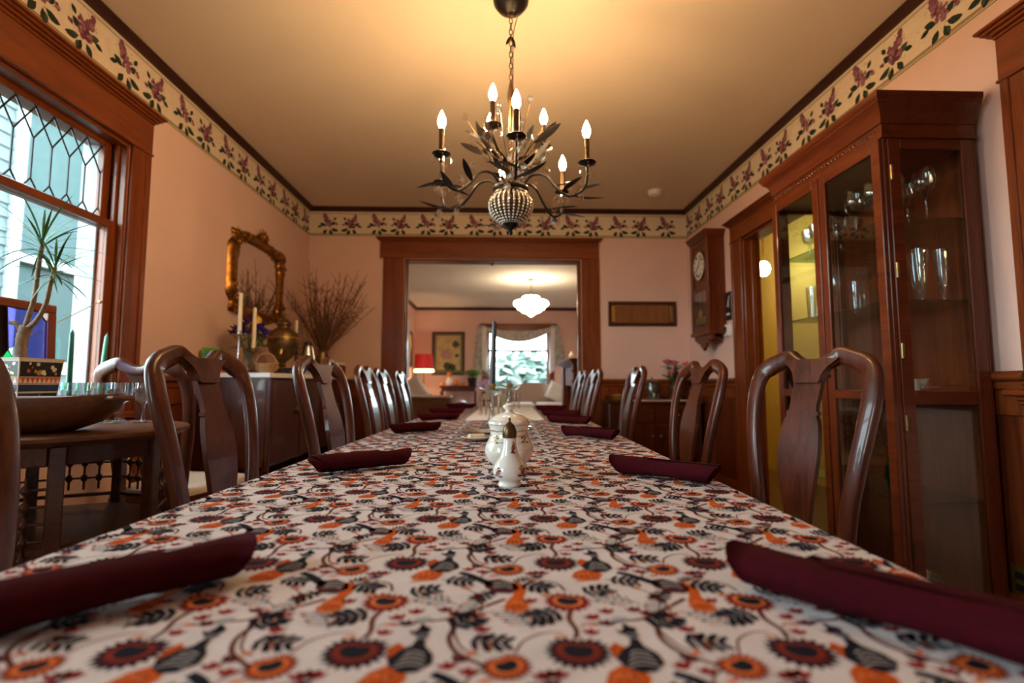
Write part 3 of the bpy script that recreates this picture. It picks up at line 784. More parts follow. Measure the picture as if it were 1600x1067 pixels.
# ------------------------------------------------------------------ dining chairs
def make_chair():
    t = thing('dining_chair', '', 'chair', group='dining chairs around the long table')
    def yb(z): return -.205 - .105 * max(0, (z - .44) / .66) ** 1.25 + .018 * sin(pi * min(1, max(0, (z - .44) / .66)))
    half = [(.188, .40), (.191, .48), (.205, .60), (.226, .72), (.246, .84), (.256, .93), (.252, 1.000), (.234, 1.045), (.196, 1.075), (.150, 1.092), (.112, 1.103), (.084, 1.100), (.054, 1.080), (.024, 1.066), (0, 1.062)]
    P2 = bez([(x, 0, z) for x, z in half], 4)
    prof = [(p.x, p.z) for p in P2]
    full = [(-x, z) for x, z in prof] + [(x, z) for x, z in prof[-2::-1]]
    cs = []; A = []; B = []; ha = []; hb = []
    m = len(full)
    for i, (x, z) in enumerate(full):
        q0, q1 = full[max(0, i - 1)], full[min(m - 1, i + 1)]
        d = Vector((q1[0] - q0[0], 0, q1[1] - q0[1])).normalized()
        nrm = Vector((d.z, 0, -d.x))          # towards the inside of the hoop
        tt = abs(i - (m - 1) / 2) / ((m - 1) / 2)      # 0 centre of crest, 1 seat end
        wdt = .0265 + .006 * max(0, 1 - abs(tt - .45) * 3) - (.004 * max(0, 1 - tt * 4))
        cs.append((x, yb(z), z) if True else 0); A.append(nrm); B.append((0, 1, 0)); ha.append(wdt); hb.append(.0165 + .004 * (1 - tt))
        cs[-1] = (cs[-1][0] + nrm.x * wdt, cs[-1][1], cs[-1][2] + nrm.z * wdt)
    MB().sweep(cs, A, B, ha, hb, 16, 0, None, False, .62).build('back_frame', mahog['Z'], t, 50)
    # yoke below the dip of the crest
    def slab(outline, yfun, th, name, e=.005):
        "outline = [(halfwidth, z)] bottom to top"
        vs = []; fs = []
        for hwid, z in outline:
            y = yfun(z)
            for sx, sy in ((-1, -1), (1, -1), (1, 1), (-1, 1)):
                k = 0 if True else 0
                vs += [(sx * (hwid - (e if sy * sx * 1 else 0)), y + sy * th, z)]
                vs += [(sx * hwid, y + sy * (th - e), z)] if False else []
        n = len(outline)
        for j in range(n - 1):
            for i in range(4): fs.append((j * 4 + i, j * 4 + (i + 1) % 4, (j + 1) * 4 + (i + 1) % 4, (j + 1) * 4 + i))
        fs += [(3, 2, 1, 0), tuple((n - 1) * 4 + i for i in range(4))]
        return MB().add(vs, fs).build(name, mahog['Z'], t, 35)
    slab([(.052, .985), (.056, .992), (.058, 1.005), (.066, 1.022), (.082, 1.040), (.104, 1.056), (.115, 1.066)], yb, .0185, 'crest_yoke')
    sp = bez([(.044, 0, .47), (.046, 0, .52), (.056, 0, .58), (.070, 0, .66), (.079, 0, .73), (.080, 0, .78), (.073, 0, .84), (.060, 0, .875)], 4)
    out = [(p.x, p.z) for p in sp] + [(.064, .878), (.064, .886), (.056, .890), (.054, .91), (.056, .94), (.056, .99)]
    slab(out, lambda z: yb(z) + .012 * sin(pi * (z - .47) / .52), .0085, 'splat', .002)
    MB().box(-.19, .19, -.235, -.195, .40, .475, .006).build('shoe_rail', mahog['X'], t)
    mb = MB()
    for a in range(4): pass
    seat = [(-.20, -.20), (.20, -.20), (.235, .10), (.225, .215), (.18, .245), (-.18, .245), (-.225, .215), (-.235, .10)]
    mb.prism(seat, 'Z', .40, .455); mb.build('seat_frame', mahog['X'], t)
    vs = []; fs = []; nn = len(seat)
    for k, (s_, z) in enumerate(((.96, .455), (.965, .472), (.92, .490), (.75, .500), (.4, .505))):
        vs += [(x * s_, .02 + (y - .02) * s_, z) for x, y in seat]
    for j in range(4):
        for i in range(nn): fs.append((j * nn + i, j * nn + (i + 1) % nn, (j + 1) * nn + (i + 1) % nn, (j + 1) * nn + i))
    fs.append(tuple(range(4 * nn, 5 * nn)))
    MB().add(vs, fs).build('seat', 'cream_cloth', t, 60)
    for s in (-1, 1):
        MB().tube(bez([(s * .20, .215, .44), (s * .225, .235, .38), (s * .222, .235, .30), (s * .205, .218, .16), (s * .205, .22, .05), (s * .215, .235, .0)], 4),
                  [.030] * 4 + [.036] * 4 + [.030] * 4 + [.022] * 4 + [.018] * 4 + [.028], 10).build('leg', mahog['Z'], t, 60)
        MB().tube([(s * .185, -.205, .44), (s * .185, -.215, .25), (s * .19, -.26, 0)], [.023, .02, .018], 8, e=.7).build('leg', mahog['Z'], t, 60)
    return t
ch = make_chair()
CH = [  # Xtop, Y, facing, label
    (-1.0, .80, -90, 'dark mahogany dining chair cut off by the picture edge before the wooden bowl', 2),
    (-1.0, 1.745, -90, 'dark mahogany vase-back dining chair standing between the wooden bowl and the sideboard', -5),
    (-.80, 2.31, -90, 'dark mahogany vase-back dining chair in front of the steel thermos jug', -5),
    (-.88, 3.40, -90, 'third-from-opening dining chair on the sideboard side, its splat shining pale', 1),
    (-.91, 4.02, -90, 'second-from-opening dining chair on the sideboard side of the long table', 0),
    (-.89, 4.65, -90, 'dining chair on the sideboard side, closest to the living room armchair', -1),
    (1.105, 1.745, 90, 'large dark mahogany dining chair directly before the glass china cabinet', 17),
    (1.065, 2.60, 90, 'mahogany dining chair beneath the wall clock and doorway casing', 5),
    (.985, 3.52, 90, 'mahogany dining chair in front of the glass jar on the buffet', -3),
    (.82, 4.16, 90, 'second-from-opening dining chair on the buffet side, overlapping the one behind', 0),
    (.81, 4.75, 90, 'dining chair on the buffet side, closest to the living room mantel', 1)]
for i, (xt, y, fz, lab, tw) in enumerate(CH):
    s = -1 if xt < 0 else 1
    c = ch if i == 0 else copy_tree(ch)
    c['label'] = lab; c.location = (xt - .31 * sin(R(fz + tw)), y + .31 * cos(R(fz + tw)), 0); c.rotation_euler = (0, 0, R(fz + tw))
c = copy_tree(ch); c['label'] = 'dining chair with white seat tucked behind the plant table near the window'; c['group'] = 'dining chairs around the long table'
c.location = (-1.60, 2.72, 0); c.rotation_euler = (0, 0, R(-10))

# ------------------------------------------------------------------ rolled napkins
def make_napkin(seed):
    rnd = random.Random(seed); mb = MB(); n = 22; m = 16; L = .235
    vs = []; fs = []
    for j in range(m + 1):
        t_ = j / m; x = -L / 2 + L * t_
        r = .0262 - .003 * sin(pi * t_) + .0012 * sin(9 * t_ + seed); fl = .80
        for i in range(n):
            a = 2 * pi * i / n
            rr = r * (1 + .05 * sin(3 * a + 5 * t_ + seed) + .03 * sin(7 * a - 9 * t_))
            z = rr * sin(a) * fl + .0212; 
            if z < .001: z = .001
            sk = .014 * sin(a) * (1 if j in (0, m) else 0) * (1 if j == m else -1)
            vs.append((x + sk, rr * cos(a), z))
    for j in range(m):
        for i in range(n): fs.append((j * n + i, j * n + (i + 1) % n, (j + 1) * n + (i + 1) % n, (j + 1) * n + i))
    # spiral folded ends
    for j, sgn in ((0, 1), (m, -1)):
        prev = [j * n + i for i in range(n)]
        for k, (dx, sc_) in enumerate(((.004, .80), (-.002, .66), (.007, .5), (.0, .3))):
            b_ = len(vs)
            for i in range(n):
                p = vs[j * n + i]; vs.append((p[0] + sgn * dx, p[1] * sc_, .0212 + (p[2] - .0212) * sc_))
            cur = [b_ + i for i in range(n)]
            for i in range(n): fs.append((prev[i], prev[(i + 1) % n], cur[(i + 1) % n], cur[i]))
            prev = cur
        fs.append(tuple(prev))
    mb.add(vs, fs)
    # loose flap: a tongue of cloth wrapped over the roll
    vs = []; fs = []
    for j in range(9):
        t_ = j / 8
        for i in range(7):
            a = -.35 + 2.2 * i / 6
            x = -L * .36 + L * .72 * t_ + .05 * (i / 6)
            edge = .0282 * (1 + .05 * sin(3 * a + seed))
            vs.append((x, edge * cos(a), max(.0012, edge * sin(a) * .80 + .0212)))
    for j in range(8):
        for i in range(6): fs.append((j * 7 + i, (j + 1) * 7 + i, (j + 1) * 7 + i + 1, j * 7 + i + 1))
    mb.add(vs, fs)
    return mb
NAP = [((-.275, .615), (-.47, .43), 'thick burgundy napkin roll at the near corner, table edge by the wooden bowl'),
       ((-.225, 1.40), (-.45, 1.24), 'burgundy napkin roll before the chair in front of the steel thermos jug'),
       ((-.25, 2.42), (-.46, 2.20), 'burgundy napkin roll, third along the sideboard side of the table'),
       ((-.22, 3.12), (-.46, 3.02), 'burgundy napkin roll, fourth along the sideboard side of the table'),
       ((-.24, 3.74), (-.47, 3.66), 'burgundy napkin roll, fifth along the sideboard side of the table'),
       ((-.20, 4.55), (-.43, 4.50), 'burgundy napkin roll at the far end, sideboard side of the table'),
       ((.262, .565), (.42, .38), 'thick burgundy napkin roll at the near corner beside the china cabinet'),
       ((.285, 1.265), (.47, 1.09), 'burgundy napkin roll in front of the chair by the china cabinet'),
       ((.272, 2.15), (.47, 1.96), 'burgundy napkin roll, third along the cabinet side of the table'),
       ((.285, 2.87), (.50, 2.72), 'burgundy napkin roll, fourth along the cabinet side of the table'),
       ((.31, 3.46), (.53, 3.38), 'burgundy napkin roll, fifth along the cabinet side of the table'),
       ((.33, 4.22), (.55, 4.14), 'burgundy napkin roll at the far end, cabinet side of the table')]
for i, (a, b, lab) in enumerate(NAP):
    o = make_napkin(i * 1.7 + 1).build('rolled_napkin', 'burgundy_linen', None, 60)
    o.location = ((a[0] + b[0]) / 2, (a[1] + b[1]) / 2, TZ + .002)
    o.rotation_euler = (0, 0, atan2(b[1] - a[1], b[0] - a[0]))
    tag(o, lab, 'napkin', 'rolled burgundy napkins')

# ------------------------------------------------------------------ porcelain and glass on the table
def spot(mb, c, nrm, r, mi, n=7, squash=1.0, ang=0):
    "small flat painted mark on a curved surface"
    nrm = Vector(nrm).normalized(); u = nrm.cross(Vector((0, 0, 1)))
    u = u.normalized() if u.length > 1e-4 else Vector((1, 0, 0)); v = nrm.cross(u); c = Vector(c)
    vs = [c + (u * cos(2 * pi * i / n + ang) + v * (squash * sin(2 * pi * i / n + ang))) * r for i in range(n)]
    mb.add(vs, [tuple(range(n))], mi)
def prof_r(prof, z):
    for (r0, z0), (r1, z1) in zip(prof, prof[1:]):
        if z0 <= z <= z1 and z1 > z0: return r0 + (r1 - r0) * (z - z0) / (z1 - z0)
    return prof[-1][0]
plain('paint_green', (.05, .14, .05), .3); plain('paint_yellow', (.70, .40, .05), .3); plain('paint_dark', (.05, .03, .03), .3); plain('paint_red', (.32, .04, .03), .3)
SP = [(.024, 0), (.0255, .004), (.022, .009), (.030, .016), (.0355, .028), (.0345, .040), (.027, .052), (.020, .062), (.0155, .078), (.0135, .094), (.0135, .102)]
t = thing('sugar_shaker', 'slender white porcelain shaker with pewter top in front of the sugar bowl', 'shaker', (.028, 1.105, TZ + .001))
SPs = [(p.x, p.z) for p in bez([(r, 0, z) for r, z in SP], 3)]
body = MB().lathe(SPs, 28).build('body', 'porcelain', t, 60)
def posy(mb, prof, z, a, s):
    def at(dz, da, k=1.012): r = prof_r(prof, z + dz) * k + .0003; return (r * cos(a + da), r * sin(a + da), z + dz), (cos(a + da), sin(a + da), .2)
    for dz, da, rr, mi, sq, an in ((0, 0, .0042, 0, .8, 0), (.004, .10, .0035, 2, .5, .6), (-.004, -.12, .0045, 2, .4, -.5), (-.005, .13, .0045, 2, .4, .4), (.005, -.1, .003, 1, .8, 0), (.008, .02, .003, 2, .4, 1.2)):
        p, nn = at(dz * s, da * s); spot(mb, p, nn, rr * s, mi, 7, sq, an)
mb = MB()
for z, a, s in ((.030, -2.35, 1.3), (.032, -.75, 1.5), (.030, -.30, 1.2), (.075, -1.15, 1.0), (.084, -1.0, .9)): posy(mb, SPs, z, a, s)
mb.build('painted_sprigs', ['paint_red', 'paint_yellow', 'paint_dark'], body, 0)
MB().lathe([(.0145, .100), (.0150, .104), (.0150, .112), (.0138, .118), (.0105, .126), (.006, .131), (.0028, .133), (.0022, .136), (.003, .139), (.001, .143), (0, .1435)], 24).build('pewter_top', 'bronze_gold', t, 60)
BP = [(.036, 0), (.038, .004), (.035, .010), (.044, .018), (.054, .030), (.0605, .044), (.0608, .054), (.0560, .067), (.0490, .080), (.0465, .092), (.0480, .104), (.0515, .113), (.0515, .116)]
BPs = [(p.x, p.z) for p in bez([(r, 0, z) for r, z in BP], 3)]
t = thing('sugar_bowl', 'lidded white porcelain sugar bowl with gold bands and painted sprigs', 'sugar bowl', (.031, 1.30, TZ + .001))
body = MB().lathe(BPs, 36).build('body', 'porcelain', t, 60)
mb = MB()
for z, th in ((.0535, .0010), (.0715, .0012), (.086, .0022), (.0975, .0025), (.113, .0012)):
    r = prof_r(BPs, z) + .0004; r2 = prof_r(BPs, z + th) + .0004
    n = 36; vs = [(rr * cos(2 * pi * i / n), rr * sin(2 * pi * i / n), zz + (.0012 * sin(12 * 2 * pi * i / n) if z in (.0715, .0975) else 0)) for rr, zz in ((r, z), (r2, z + th)) for i in range(n)]
    mb.add(vs, [(i, (i + 1) % n, n + (i + 1) % n, n + i) for i in range(n)])
mb.build('gold_bands', 'gold_trim', body, 60)
mb = MB()
for a in (-2.3, -1.57, -.75, 0, 1, 2.2): posy(mb, BPs, .078, a, 1.15)
mb.build('painted_sprigs', ['paint_yellow', 'paint_red', 'paint_green'], body, 0)
lid = MB().lathe([(.0530, .116), (.0535, .119), (.051, .122), (.044, .130), (.030, .138), (.015, .143), (.0075, .146), (.007, .148), (.012, .152), (.0155, .157), (.013, .162), (.006, .165), (0, .166)], 32, flute=0).build('lid', 'porcelain', t, 60)
mb = MB()
for r, z, r2, z2 in ((.0502, .1224, .043, .1269), (.0155, .1569, .0150, .1585)):
    n = 32; vs = [((rr + .0006) * cos(2 * pi * i / n), (rr + .0006) * sin(2 * pi * i / n), zz + .0004) for rr, zz in ((r, z), (r2, z2)) for i in range(n)]
    mb.add(vs, [(i, (i + 1) % n, n + (i + 1) % n, n + i) for i in range(n)])
mb.build('gold_band', 'gold_trim', lid, 60)
t = thing('butter_dish', 'small blue-and-white saucer holding butter behind the sugar bowl', 'dish', (-.075, 1.98, TZ + .001), .4)
MB().lathe([(.030, 0), (.034, .003), (.062, .012), (.066, .0145), (.064, .0155), (.040, .008), (0, .006)], 28).build('plate', 'porcelain', t, 60)
mb = MB()
for k in range(14):
    a = 2 * pi * k / 14; spot(mb, (.052 * cos(a), .052 * sin(a), .0125), (-.3 * cos(a), -.3 * sin(a), 1), .008, 0, 6, .7, a)
mb.build('blue_pattern', 'imari_blue', t, 0)
MB().box(-.032, .032, -.016, .016, .008, .024, .004).build('butter', 'candle_wax', t)

def prism_drop(mb, top, L, r, n=6):
    x, y, z = top
    mb.lathe([(0, z), (r * .5, z - L * .06), (r, z - L * .2), (r * .85, z - L * .7), (r * .5, z - L * .9), (0, z - L)], n, 0, Matrix.Translation((x, y, 0)))
def girandole(name, label, loc, h_sc=1.0, candle=True):
    t = thing(name, label, 'candlestick', loc)
    MB().lathe([(.058, 0), (.060, .006), (.045, .014), (.022, .020), (.018, .034), (.026, .042), (.018, .055), (.013, .085), (.020, .11), (.014, .13), (.016, .165), (.024, .175)], 18, flute=.06).build('stem', 'thick_glass', t, 30)
    MB().lathe([(.024, .172), (.060, .190), (.064, .194), (.060, .196), (.022, .182), (0, .182)], 24, flute=.05).build('bobeche', 'thick_glass', t, 30)
    for k in range(12):
        a = 2 * pi * k / 12; mb = MB()
        mb.ball((.058 * cos(a), .058 * sin(a), .186), .0055, 8); prism_drop(mb, (.058 * cos(a), .058 * sin(a), .180), .115, .0085)
        mb.build('prism_drop', 'crystal', t, 0)
    MB().lathe([(.014, .182), (.015, .200), (.0175, .204), (.0175, .214), (.013, .216)], 16).build('socket', 'brass', t)
    if candle:
        mb = MB(); mb.lathe([(.0145, .0), (.0135, .10), (.0115, .280), (.009, .300), (0, .304)], 14)
        c = mb.build('taper_candle', 'grey_wax', t, 50); c.location = (0, 0, .208); c.rotation_euler = (0, R(1.7), 0)
        MB().tube([(0, 0, .30), (.001, 0, .314)], .001, 5).build('wick', 'black_iron', c)
    return t
girandole('crystal_candlestick', 'crystal candlestick hung with prisms, holding a tall charcoal taper', (-.02, 2.42, TZ + .001))
o = MB().lathe([(.055, 0), (.07, .004), (.085, .012), (.083, .013), (0, .005)], 24).build('coaster', 'brass'); o.location = (-.035, 2.30, TZ + .001)
o.location = (-.05, 2.24, TZ + .001)
tag(o, 'round brass coaster lying before the crystal candlestick', 'coaster')
girandole('crystal_candlestick', 'shorter crystal candlestick without a candle behind the sugar bowl', (.075, 3.0, TZ + .0055), candle=False)
t = thing('glass_cruet', 'small cut glass cruet with round stopper behind the sugar bowl', 'cruet', (.105, 1.72, TZ + .001))
MB().lathe([(.018, 0), (.020, .006), (.021, .04), (.013, .055), (.009, .068), (.012, .074)], 14, flute=.05).build('bottle', 'clear_glass', t, 30)
mb = MB(); mb.ball((0, 0, .088), .013, 10); mb.lathe([(.006, .066), (.006, .078)], 8); mb.build('stopper', 'crystal', t, 0)

# ------------------------------------------------------------------ china cabinet
CX0, CX1, CY0, CY1, CZ = 1.56, 1.945, 1.955, 2.765, 2.147
t = thing('china_cabinet', 'tall cherry china cabinet with glass doors full of stemware', 'cabinet', (CX0, CY0, 0))
def cb(nm, x0, x1, y0, y1, z0, z1, mat, parent=t, b=.003):
    return MB().box(x0 - CX0, x1 - CX0, y0 - CY0, y1 - CY0, z0, z1, b).build(nm, mat, parent)
cb('plinth', CX0 - .008, CX1, CY0 - .008, CY1 + .008, 0, .10, cherry['Y'])
cb('back_panel', CX1 - .012, CX1, CY0, CY1, .10, CZ - .07, cherry['Z'])
cb('floor_panel', CX0, CX1 - .012, CY0, CY1, .10, .125, cherry['Y'])
cb('middle_shelf', CX0 + .012, CX1 - .012, CY0 + .02, CY1 - .02, .925, .945, cherry['Y'])
cb('top_panel', CX0, CX1 - .012, CY0, CY1, 1.955, 1.975, cherry['Y'])
# crown with stepped moulding and carved frieze
def rect_profile(prof, x0, x1, y0, y1):
    "closed moulding round three sides of a box: prof = [(outset, z)]"
    vs = []; fs = []; n = len(prof)
    for o_, z in prof: vs += [(x1, y0 - o_, z), (x0 - o_, y0 - o_, z), (x0 - o_, y1 + o_, z), (x1, y1 + o_, z)]
    for j in range(n - 1):
        for i in range(4): fs.append((j * 4 + i, j * 4 + (i + 1) % 4, (j + 1) * 4 + (i + 1) % 4, (j + 1) * 4 + i))
    fs += [(3, 2, 1, 0), tuple((n - 1) * 4 + i for i in range(4))]
    return vs, fs
mb = MB()
mb.add(*rect_profile([(.002, 1.972), (.010, 1.974), (.010, 1.988), (.002, 1.994), (.001, 2.034), (.006, 2.036), (.009, 2.044), (.009, 2.056), (.012, 2.060), (.015, 2.072), (.021, 2.086), (.030, 2.098), (.040, 2.107), (.043, 2.110), (.043, 2.116), (.050, 2.122), (.053, 2.130), (.053, CZ)], 0, CX1 - CX0, 0, CY1 - CY0))
crn = mb.build('crown', cherry['Y'], t)
rnd = random.Random(3)
fr_mb = MB(); y = .03
while y < CY1 - CY0 - .03:       # carved leaf scroll along the frieze
    leaf_mesh(fr_mb, (-.002, y, 2.013), (0, 1, .55 if int(y * 40) % 2 else -.55), .040, .020, (-1, 0, 0), .05, 0, 5, .004)
    fr_mb.ball((-.003, y + .008, 2.013), .006, 6); y += .024
o = fr_mb.build('carved_frieze', cherry['Y'], crn); o['kind'] = 'stuff'
# corner posts
for y0, y1 in ((CY0, CY0 + .022), (CY1 - .022, CY1)):
    cb('post', CX1 - .05, CX1 - .012, y0, y1, .10, 1.96, cherry['Z'])
    cb('post', CX0, CX0 + .018, y0, y1, .10, 1.96, cherry['Z'])
def framed(nm, axis, a0, a1, f0, f1, z0, z1, st, rails, glass_m='window_glass'):
    "door-like frame in a plane; axis 'Y' runs along Y at fixed x, 'X' along X at fixed y"
    def bx(p, n2, u0, u1, w0, w1):
        if axis == 'Y': return cb(n2, f0, f1, u0, u1, w0, w1, cherry['Z'] if n2 == 'stile' else cherry['Y'], p)
        return cb(n2, u0, u1, f0, f1, w0, w1, cherry['Z'] if n2 == 'stile' else cherry['X'], p)
    p = bx(t, nm, a0, a0 + st, z0, z1); bx(p, 'stile', a1 - st, a1, z0, z1)
    for r0, r1 in rails: bx(p, 'rail', a0 + st, a1 - st, r0, r1)
    for (r0, r1), (q0, q1) in zip(rails, rails[1:]):
        fm = (f0 + f1) / 2
        m_ = MB()
        if axis == 'Y': m_.box(fm - .0015 - CX0, fm + .0015 - CX0, a0 + st - CY0, a1 - st - CY0, r1, q0, 0)
        else: m_.box(a0 + st - CX0, a1 - st - CX0, fm - .0015 - CY0, fm + .0015 - CY0, r1, q0, 0)
        m_.build('pane', glass_m, p, 0)
    return p
YM = 2.352
RL = [(.13, .19), (.915, .955), (1.925, 1.972)]
for a0, a1, kn in ((CY0 + .002, YM - .004, YM - .022), (YM + .004, CY1 - .002, YM + .022)):
    d = framed('door', 'Y', a0, a1, CX0 - .018, CX0 + .002, .13, 1.972, .045, RL)
    m_ = MB(); m_.ball((-.030, kn - CY0, 1.02), .011, 10); m_.tube([(-.018, kn - CY0, 1.02), (-.028, kn - CY0, 1.02)], .004, 8); m_.build('knob', 'dark_brass', d)
for y0 in (CY0 - .004, CY1 - .014):
    framed('side_frame', 'X', CX0 + .018, CX1 - .012, y0, y0 + .018, .10, 1.972, .05, [(.10, .18), (.90, .955), (1.93, 1.972)])
for z in (1.655, 1.318):
    cb('glass_shelf', CX0 + .022, CX1 - .02, CY0 + .02, CY1 - .02, z - .006, z, 'shelf_glass')
cb('glass_shelf', CX0 + .022, CX1 - .02, CY0 + .02, CY1 - .02, .52, .526, 'shelf_glass')
mb = MB()
for z in (.32, .80, 1.08, 1.40, 1.80):
    m_ = MB().tube([(.026, -.006, z), (.026, -.006, z + .06)], .006, 8); m_.build('hinge', 'dark_brass', t)

def goblet(kind):
    P = {'wine': [(.034, 0), (.035, .002), (.010, .005), (.0045, .012), (.004, .085), (.008, .093), (.028, .108), (.040, .135), (.041, .155), (.034, .195), (.0335, .195), (.040, .155), (.039, .136), (.027, .110), (0, .097)],
         'cut': [(.033, 0), (.034, .002), (.010, .006), (.006, .03), (.009, .05), (.005, .07), (.009, .08), (.030, .092), (.036, .12), (.040, .155), (.038, .155), (.034, .12), (.028, .094), (0, .085)],
         'flute': [(.030, 0), (.031, .002), (.008, .006), (.006, .02), (.012, .035), (.019, .08), (.024, .14), (.030, .215), (.0288, .215), (.022, .14), (.017, .08), (0, .04)],
         'martini': [(.036, 0), (.037, .002), (.008, .006), (.0042, .014), (.004, .095), (.052, .165), (.0505, .165), (0, .098)],
         'tumbler': [(.030, 0), (.032, .003), (.036, .17), (.0345, .17), (.030, .010), (0, .010)],
         'cordial': [(.021, 0), (.022, .002), (.006, .005), (.0035, .012), (.0035, .045), (.006, .05), (.019, .062), (.022, .085), (.021, .105), (.0202, .105), (.0208, .085), (.018, .064), (0, .054)]}[kind]
    return MB().lathe(P, 24 if kind != 'cut' else 20, flute=.05 if kind == 'cut' else (.03 if kind == 'tumbler' else 0))
GL = {k: goblet(k).build(k + '_glass', 'clear_glass', None, 50 if k != 'cut' else 15) for k in ('wine', 'cut', 'flute', 'martini', 'tumbler', 'cordial')}
used = set()
def put_glass(kind, x, y, z, label, group, name=None, s=1.0):
    o = GL[kind]
    if kind in used: o = o.copy(); COL.objects.link(o)
    used.add(kind)
    o.name = name or {'wine': 'wine_glass', 'cut': 'cut_crystal_goblet', 'flute': 'champagne_flute', 'martini': 'cocktail_glass', 'tumbler': 'tall_tumbler', 'cordial': 'cordial_glass'}[kind]
    o.location = (x, y, z); o.rotation_euler = (0, 0, random.uniform(0, 1)); o.scale = (s, s, s)
    tag(o, label, 'glass', group)
Z1, Z2, Z3 = 1.6555, 1.3185, .9455
g1 = 'stemware on the top glass shelf'; g2 = 'glasses on the second glass shelf'
WN = 'large wine glass on the top glass shelf of the china cabinet'
ORD = ('first', 'second', 'third', 'fourth', 'fifth')
for i, (x, y) in enumerate(((1.66, 2.05), (1.80, 2.04), (1.68, 2.17), (1.82, 2.16), (1.67, 2.28), (1.81, 2.29))): put_glass('wine', x, y, Z1, 'large wine glass on the cabinet top shelf, %s from the side pane, %s row' % (ORD[i // 2], ('door', 'wall')[i % 2]), g1, s=1.15)
CN = 'cut crystal goblet on the top shelf behind the far cabinet door'
for i, (x, y) in enumerate(((1.66, 2.47), (1.78, 2.45), (1.68, 2.58), (1.80, 2.57), (1.70, 2.68))): put_glass('cut', x, y, Z1, 'cut crystal goblet behind the far cabinet door, %s from the door stile, %s row' % (ORD[i // 2], ('door', 'wall')[i % 2]), g1)
FN = 'tall flute on the second shelf near the cabinet side window'
for i, (x, y) in enumerate(((1.64, 2.03), (1.74, 2.02), (1.84, 2.03), (1.68, 2.11), (1.79, 2.10))): put_glass('flute', x, y, Z2, 'tall flute on the second cabinet shelf, ' + ('by the side pane nearest the door', 'in the middle by the side pane', 'by the side pane nearest the wall', 'second row nearest the door', 'second row nearest the wall')[i], g2)
MN = 'cocktail glass on the second shelf behind the near cabinet door'
for i, (x, y) in enumerate(((1.66, 2.24), (1.79, 2.26))): put_glass('martini', x, y, Z2, MN + (', in front', ', at the back')[i], g2)
ON = 'wine glass alone on the second shelf behind the far cabinet door'
put_glass('wine', 1.68, 2.50, Z2, ON, g2, s=1.1)
for i, (x, y) in enumerate(((1.67, 2.62), (1.80, 2.48))): put_glass('tumbler', x, y, Z2, 'tall tumbler on the second shelf behind the far cabinet door' + (', near the corner post', ', against the back panel')[i], g2)
def cup(name, label, loc, rz, mat='porcelain', s=1.0, cat='cup'):
    t = thing(name, label, cat, loc, rz); t.scale = (s, s, s)
    MB().lathe([(.022, 0), (.024, .004), (.020, .008), (.034, .030), (.042, .055), (.040, .055), (.032, .030), (0, .010)], 24).build('bowl', mat, t, 60)
    MB().tube(bez([(.038, 0, .048), (.060, 0, .052), (.062, 0, .030), (.034, 0, .020)], 5), .0035, 8).build('handle', mat, t)
    n = 24; vs = [(r * cos(2 * pi * i / n), r * sin(2 * pi * i / n), z) for r, z in ((.0422, .0535), (.0408, .0565)) for i in range(n)]
    MB().add(vs, [(i, (i + 1) % n, n + (i + 1) % n, n + i) for i in range(n)]).build('gold_rim', 'gold_trim', t)
    return t
cup('tea_cup', 'gold-rimmed white tea cup on the wooden middle shelf of the china cabinet', (1.70, 2.03, Z3), .3, s=1.0)
cup('tea_cup', 'gilt tea cup on the middle shelf behind the near cabinet door', (1.66, 2.20, Z3), 1.2, s=.8)
t2 = thing('glass_bowl', 'cut glass bowl at the bottom of the china cabinet', 'bowl', (1.70, 2.12, .126))
MB().lathe([(.05, 0), (.055, .004), (.09, .03), (.12, .075), (.117, .077), (.085, .034), (0, .012)], 24, flute=.04).build('bowl', 'thick_glass', t2, 20)
for k in range(6):
    a = k * pi / 3; MB().ball((.04 * cos(a), .04 * sin(a), .05), .022, 10).build('cut_boss', 'crystal', t2, 0)
t2 = thing('glass_plate', 'stack of cut glass plates on the cabinet floor behind the far door', 'plate', (1.72, 2.5, .126))
for k in range(3): MB().lathe([(.06, .012 * k), (.062, .002 + .012 * k), (.11, .016 + .012 * k), (.108, .018 + .012 * k), (0, .006 + .012 * k)], 24, flute=.02).build('plate', 'thick_glass', t2, 20)
t2 = thing('green_vase', 'dark green glass vase on the lower shelf of the china cabinet', 'vase', (1.68, 2.12, .527))
MB().lathe([(.035, 0), (.04, .01), (.055, .07), (.045, .13), (.025, .17), (.04, .20), (.038, .20), (.022, .17), (0, .02)], 20).build('body', 'stained_green', t2, 60)
MB().lathe([(.041, .198), (.042, .203), (.038, .203)], 20).build('rim', 'dark_brass', t2)

# brass outlet below
t = thing('wall_outlet', 'brass outlet plate low on the wainscot beyond the china cabinet', 'outlet', (XR - .0095, 1.93, .24))
MB().box(-.006, 0, -.036, .036, -.058, .058, .003).build('plate', 'brass_plate', t)
for z in (.022, -.022): MB().box(-.009, -.005, -.016, .016, z - .013, z + .013, .004).build('receptacle', 'black_plastic', t)
t = thing('trinket_dish', 'small amber glass dish on the casing ledge at the picture edge', 'dish', (XR - .045, 1.80, PZ0 - .0075))
MB().lathe([(.016, 0), (.018, .003), (.028, .018), (.0265, .018), (0, .006)], 18).build('bowl', 'brass_plate', t, 60)
MB().ball((0, 0, .016), .012, 10).build('ball', 'gold_trim', t)

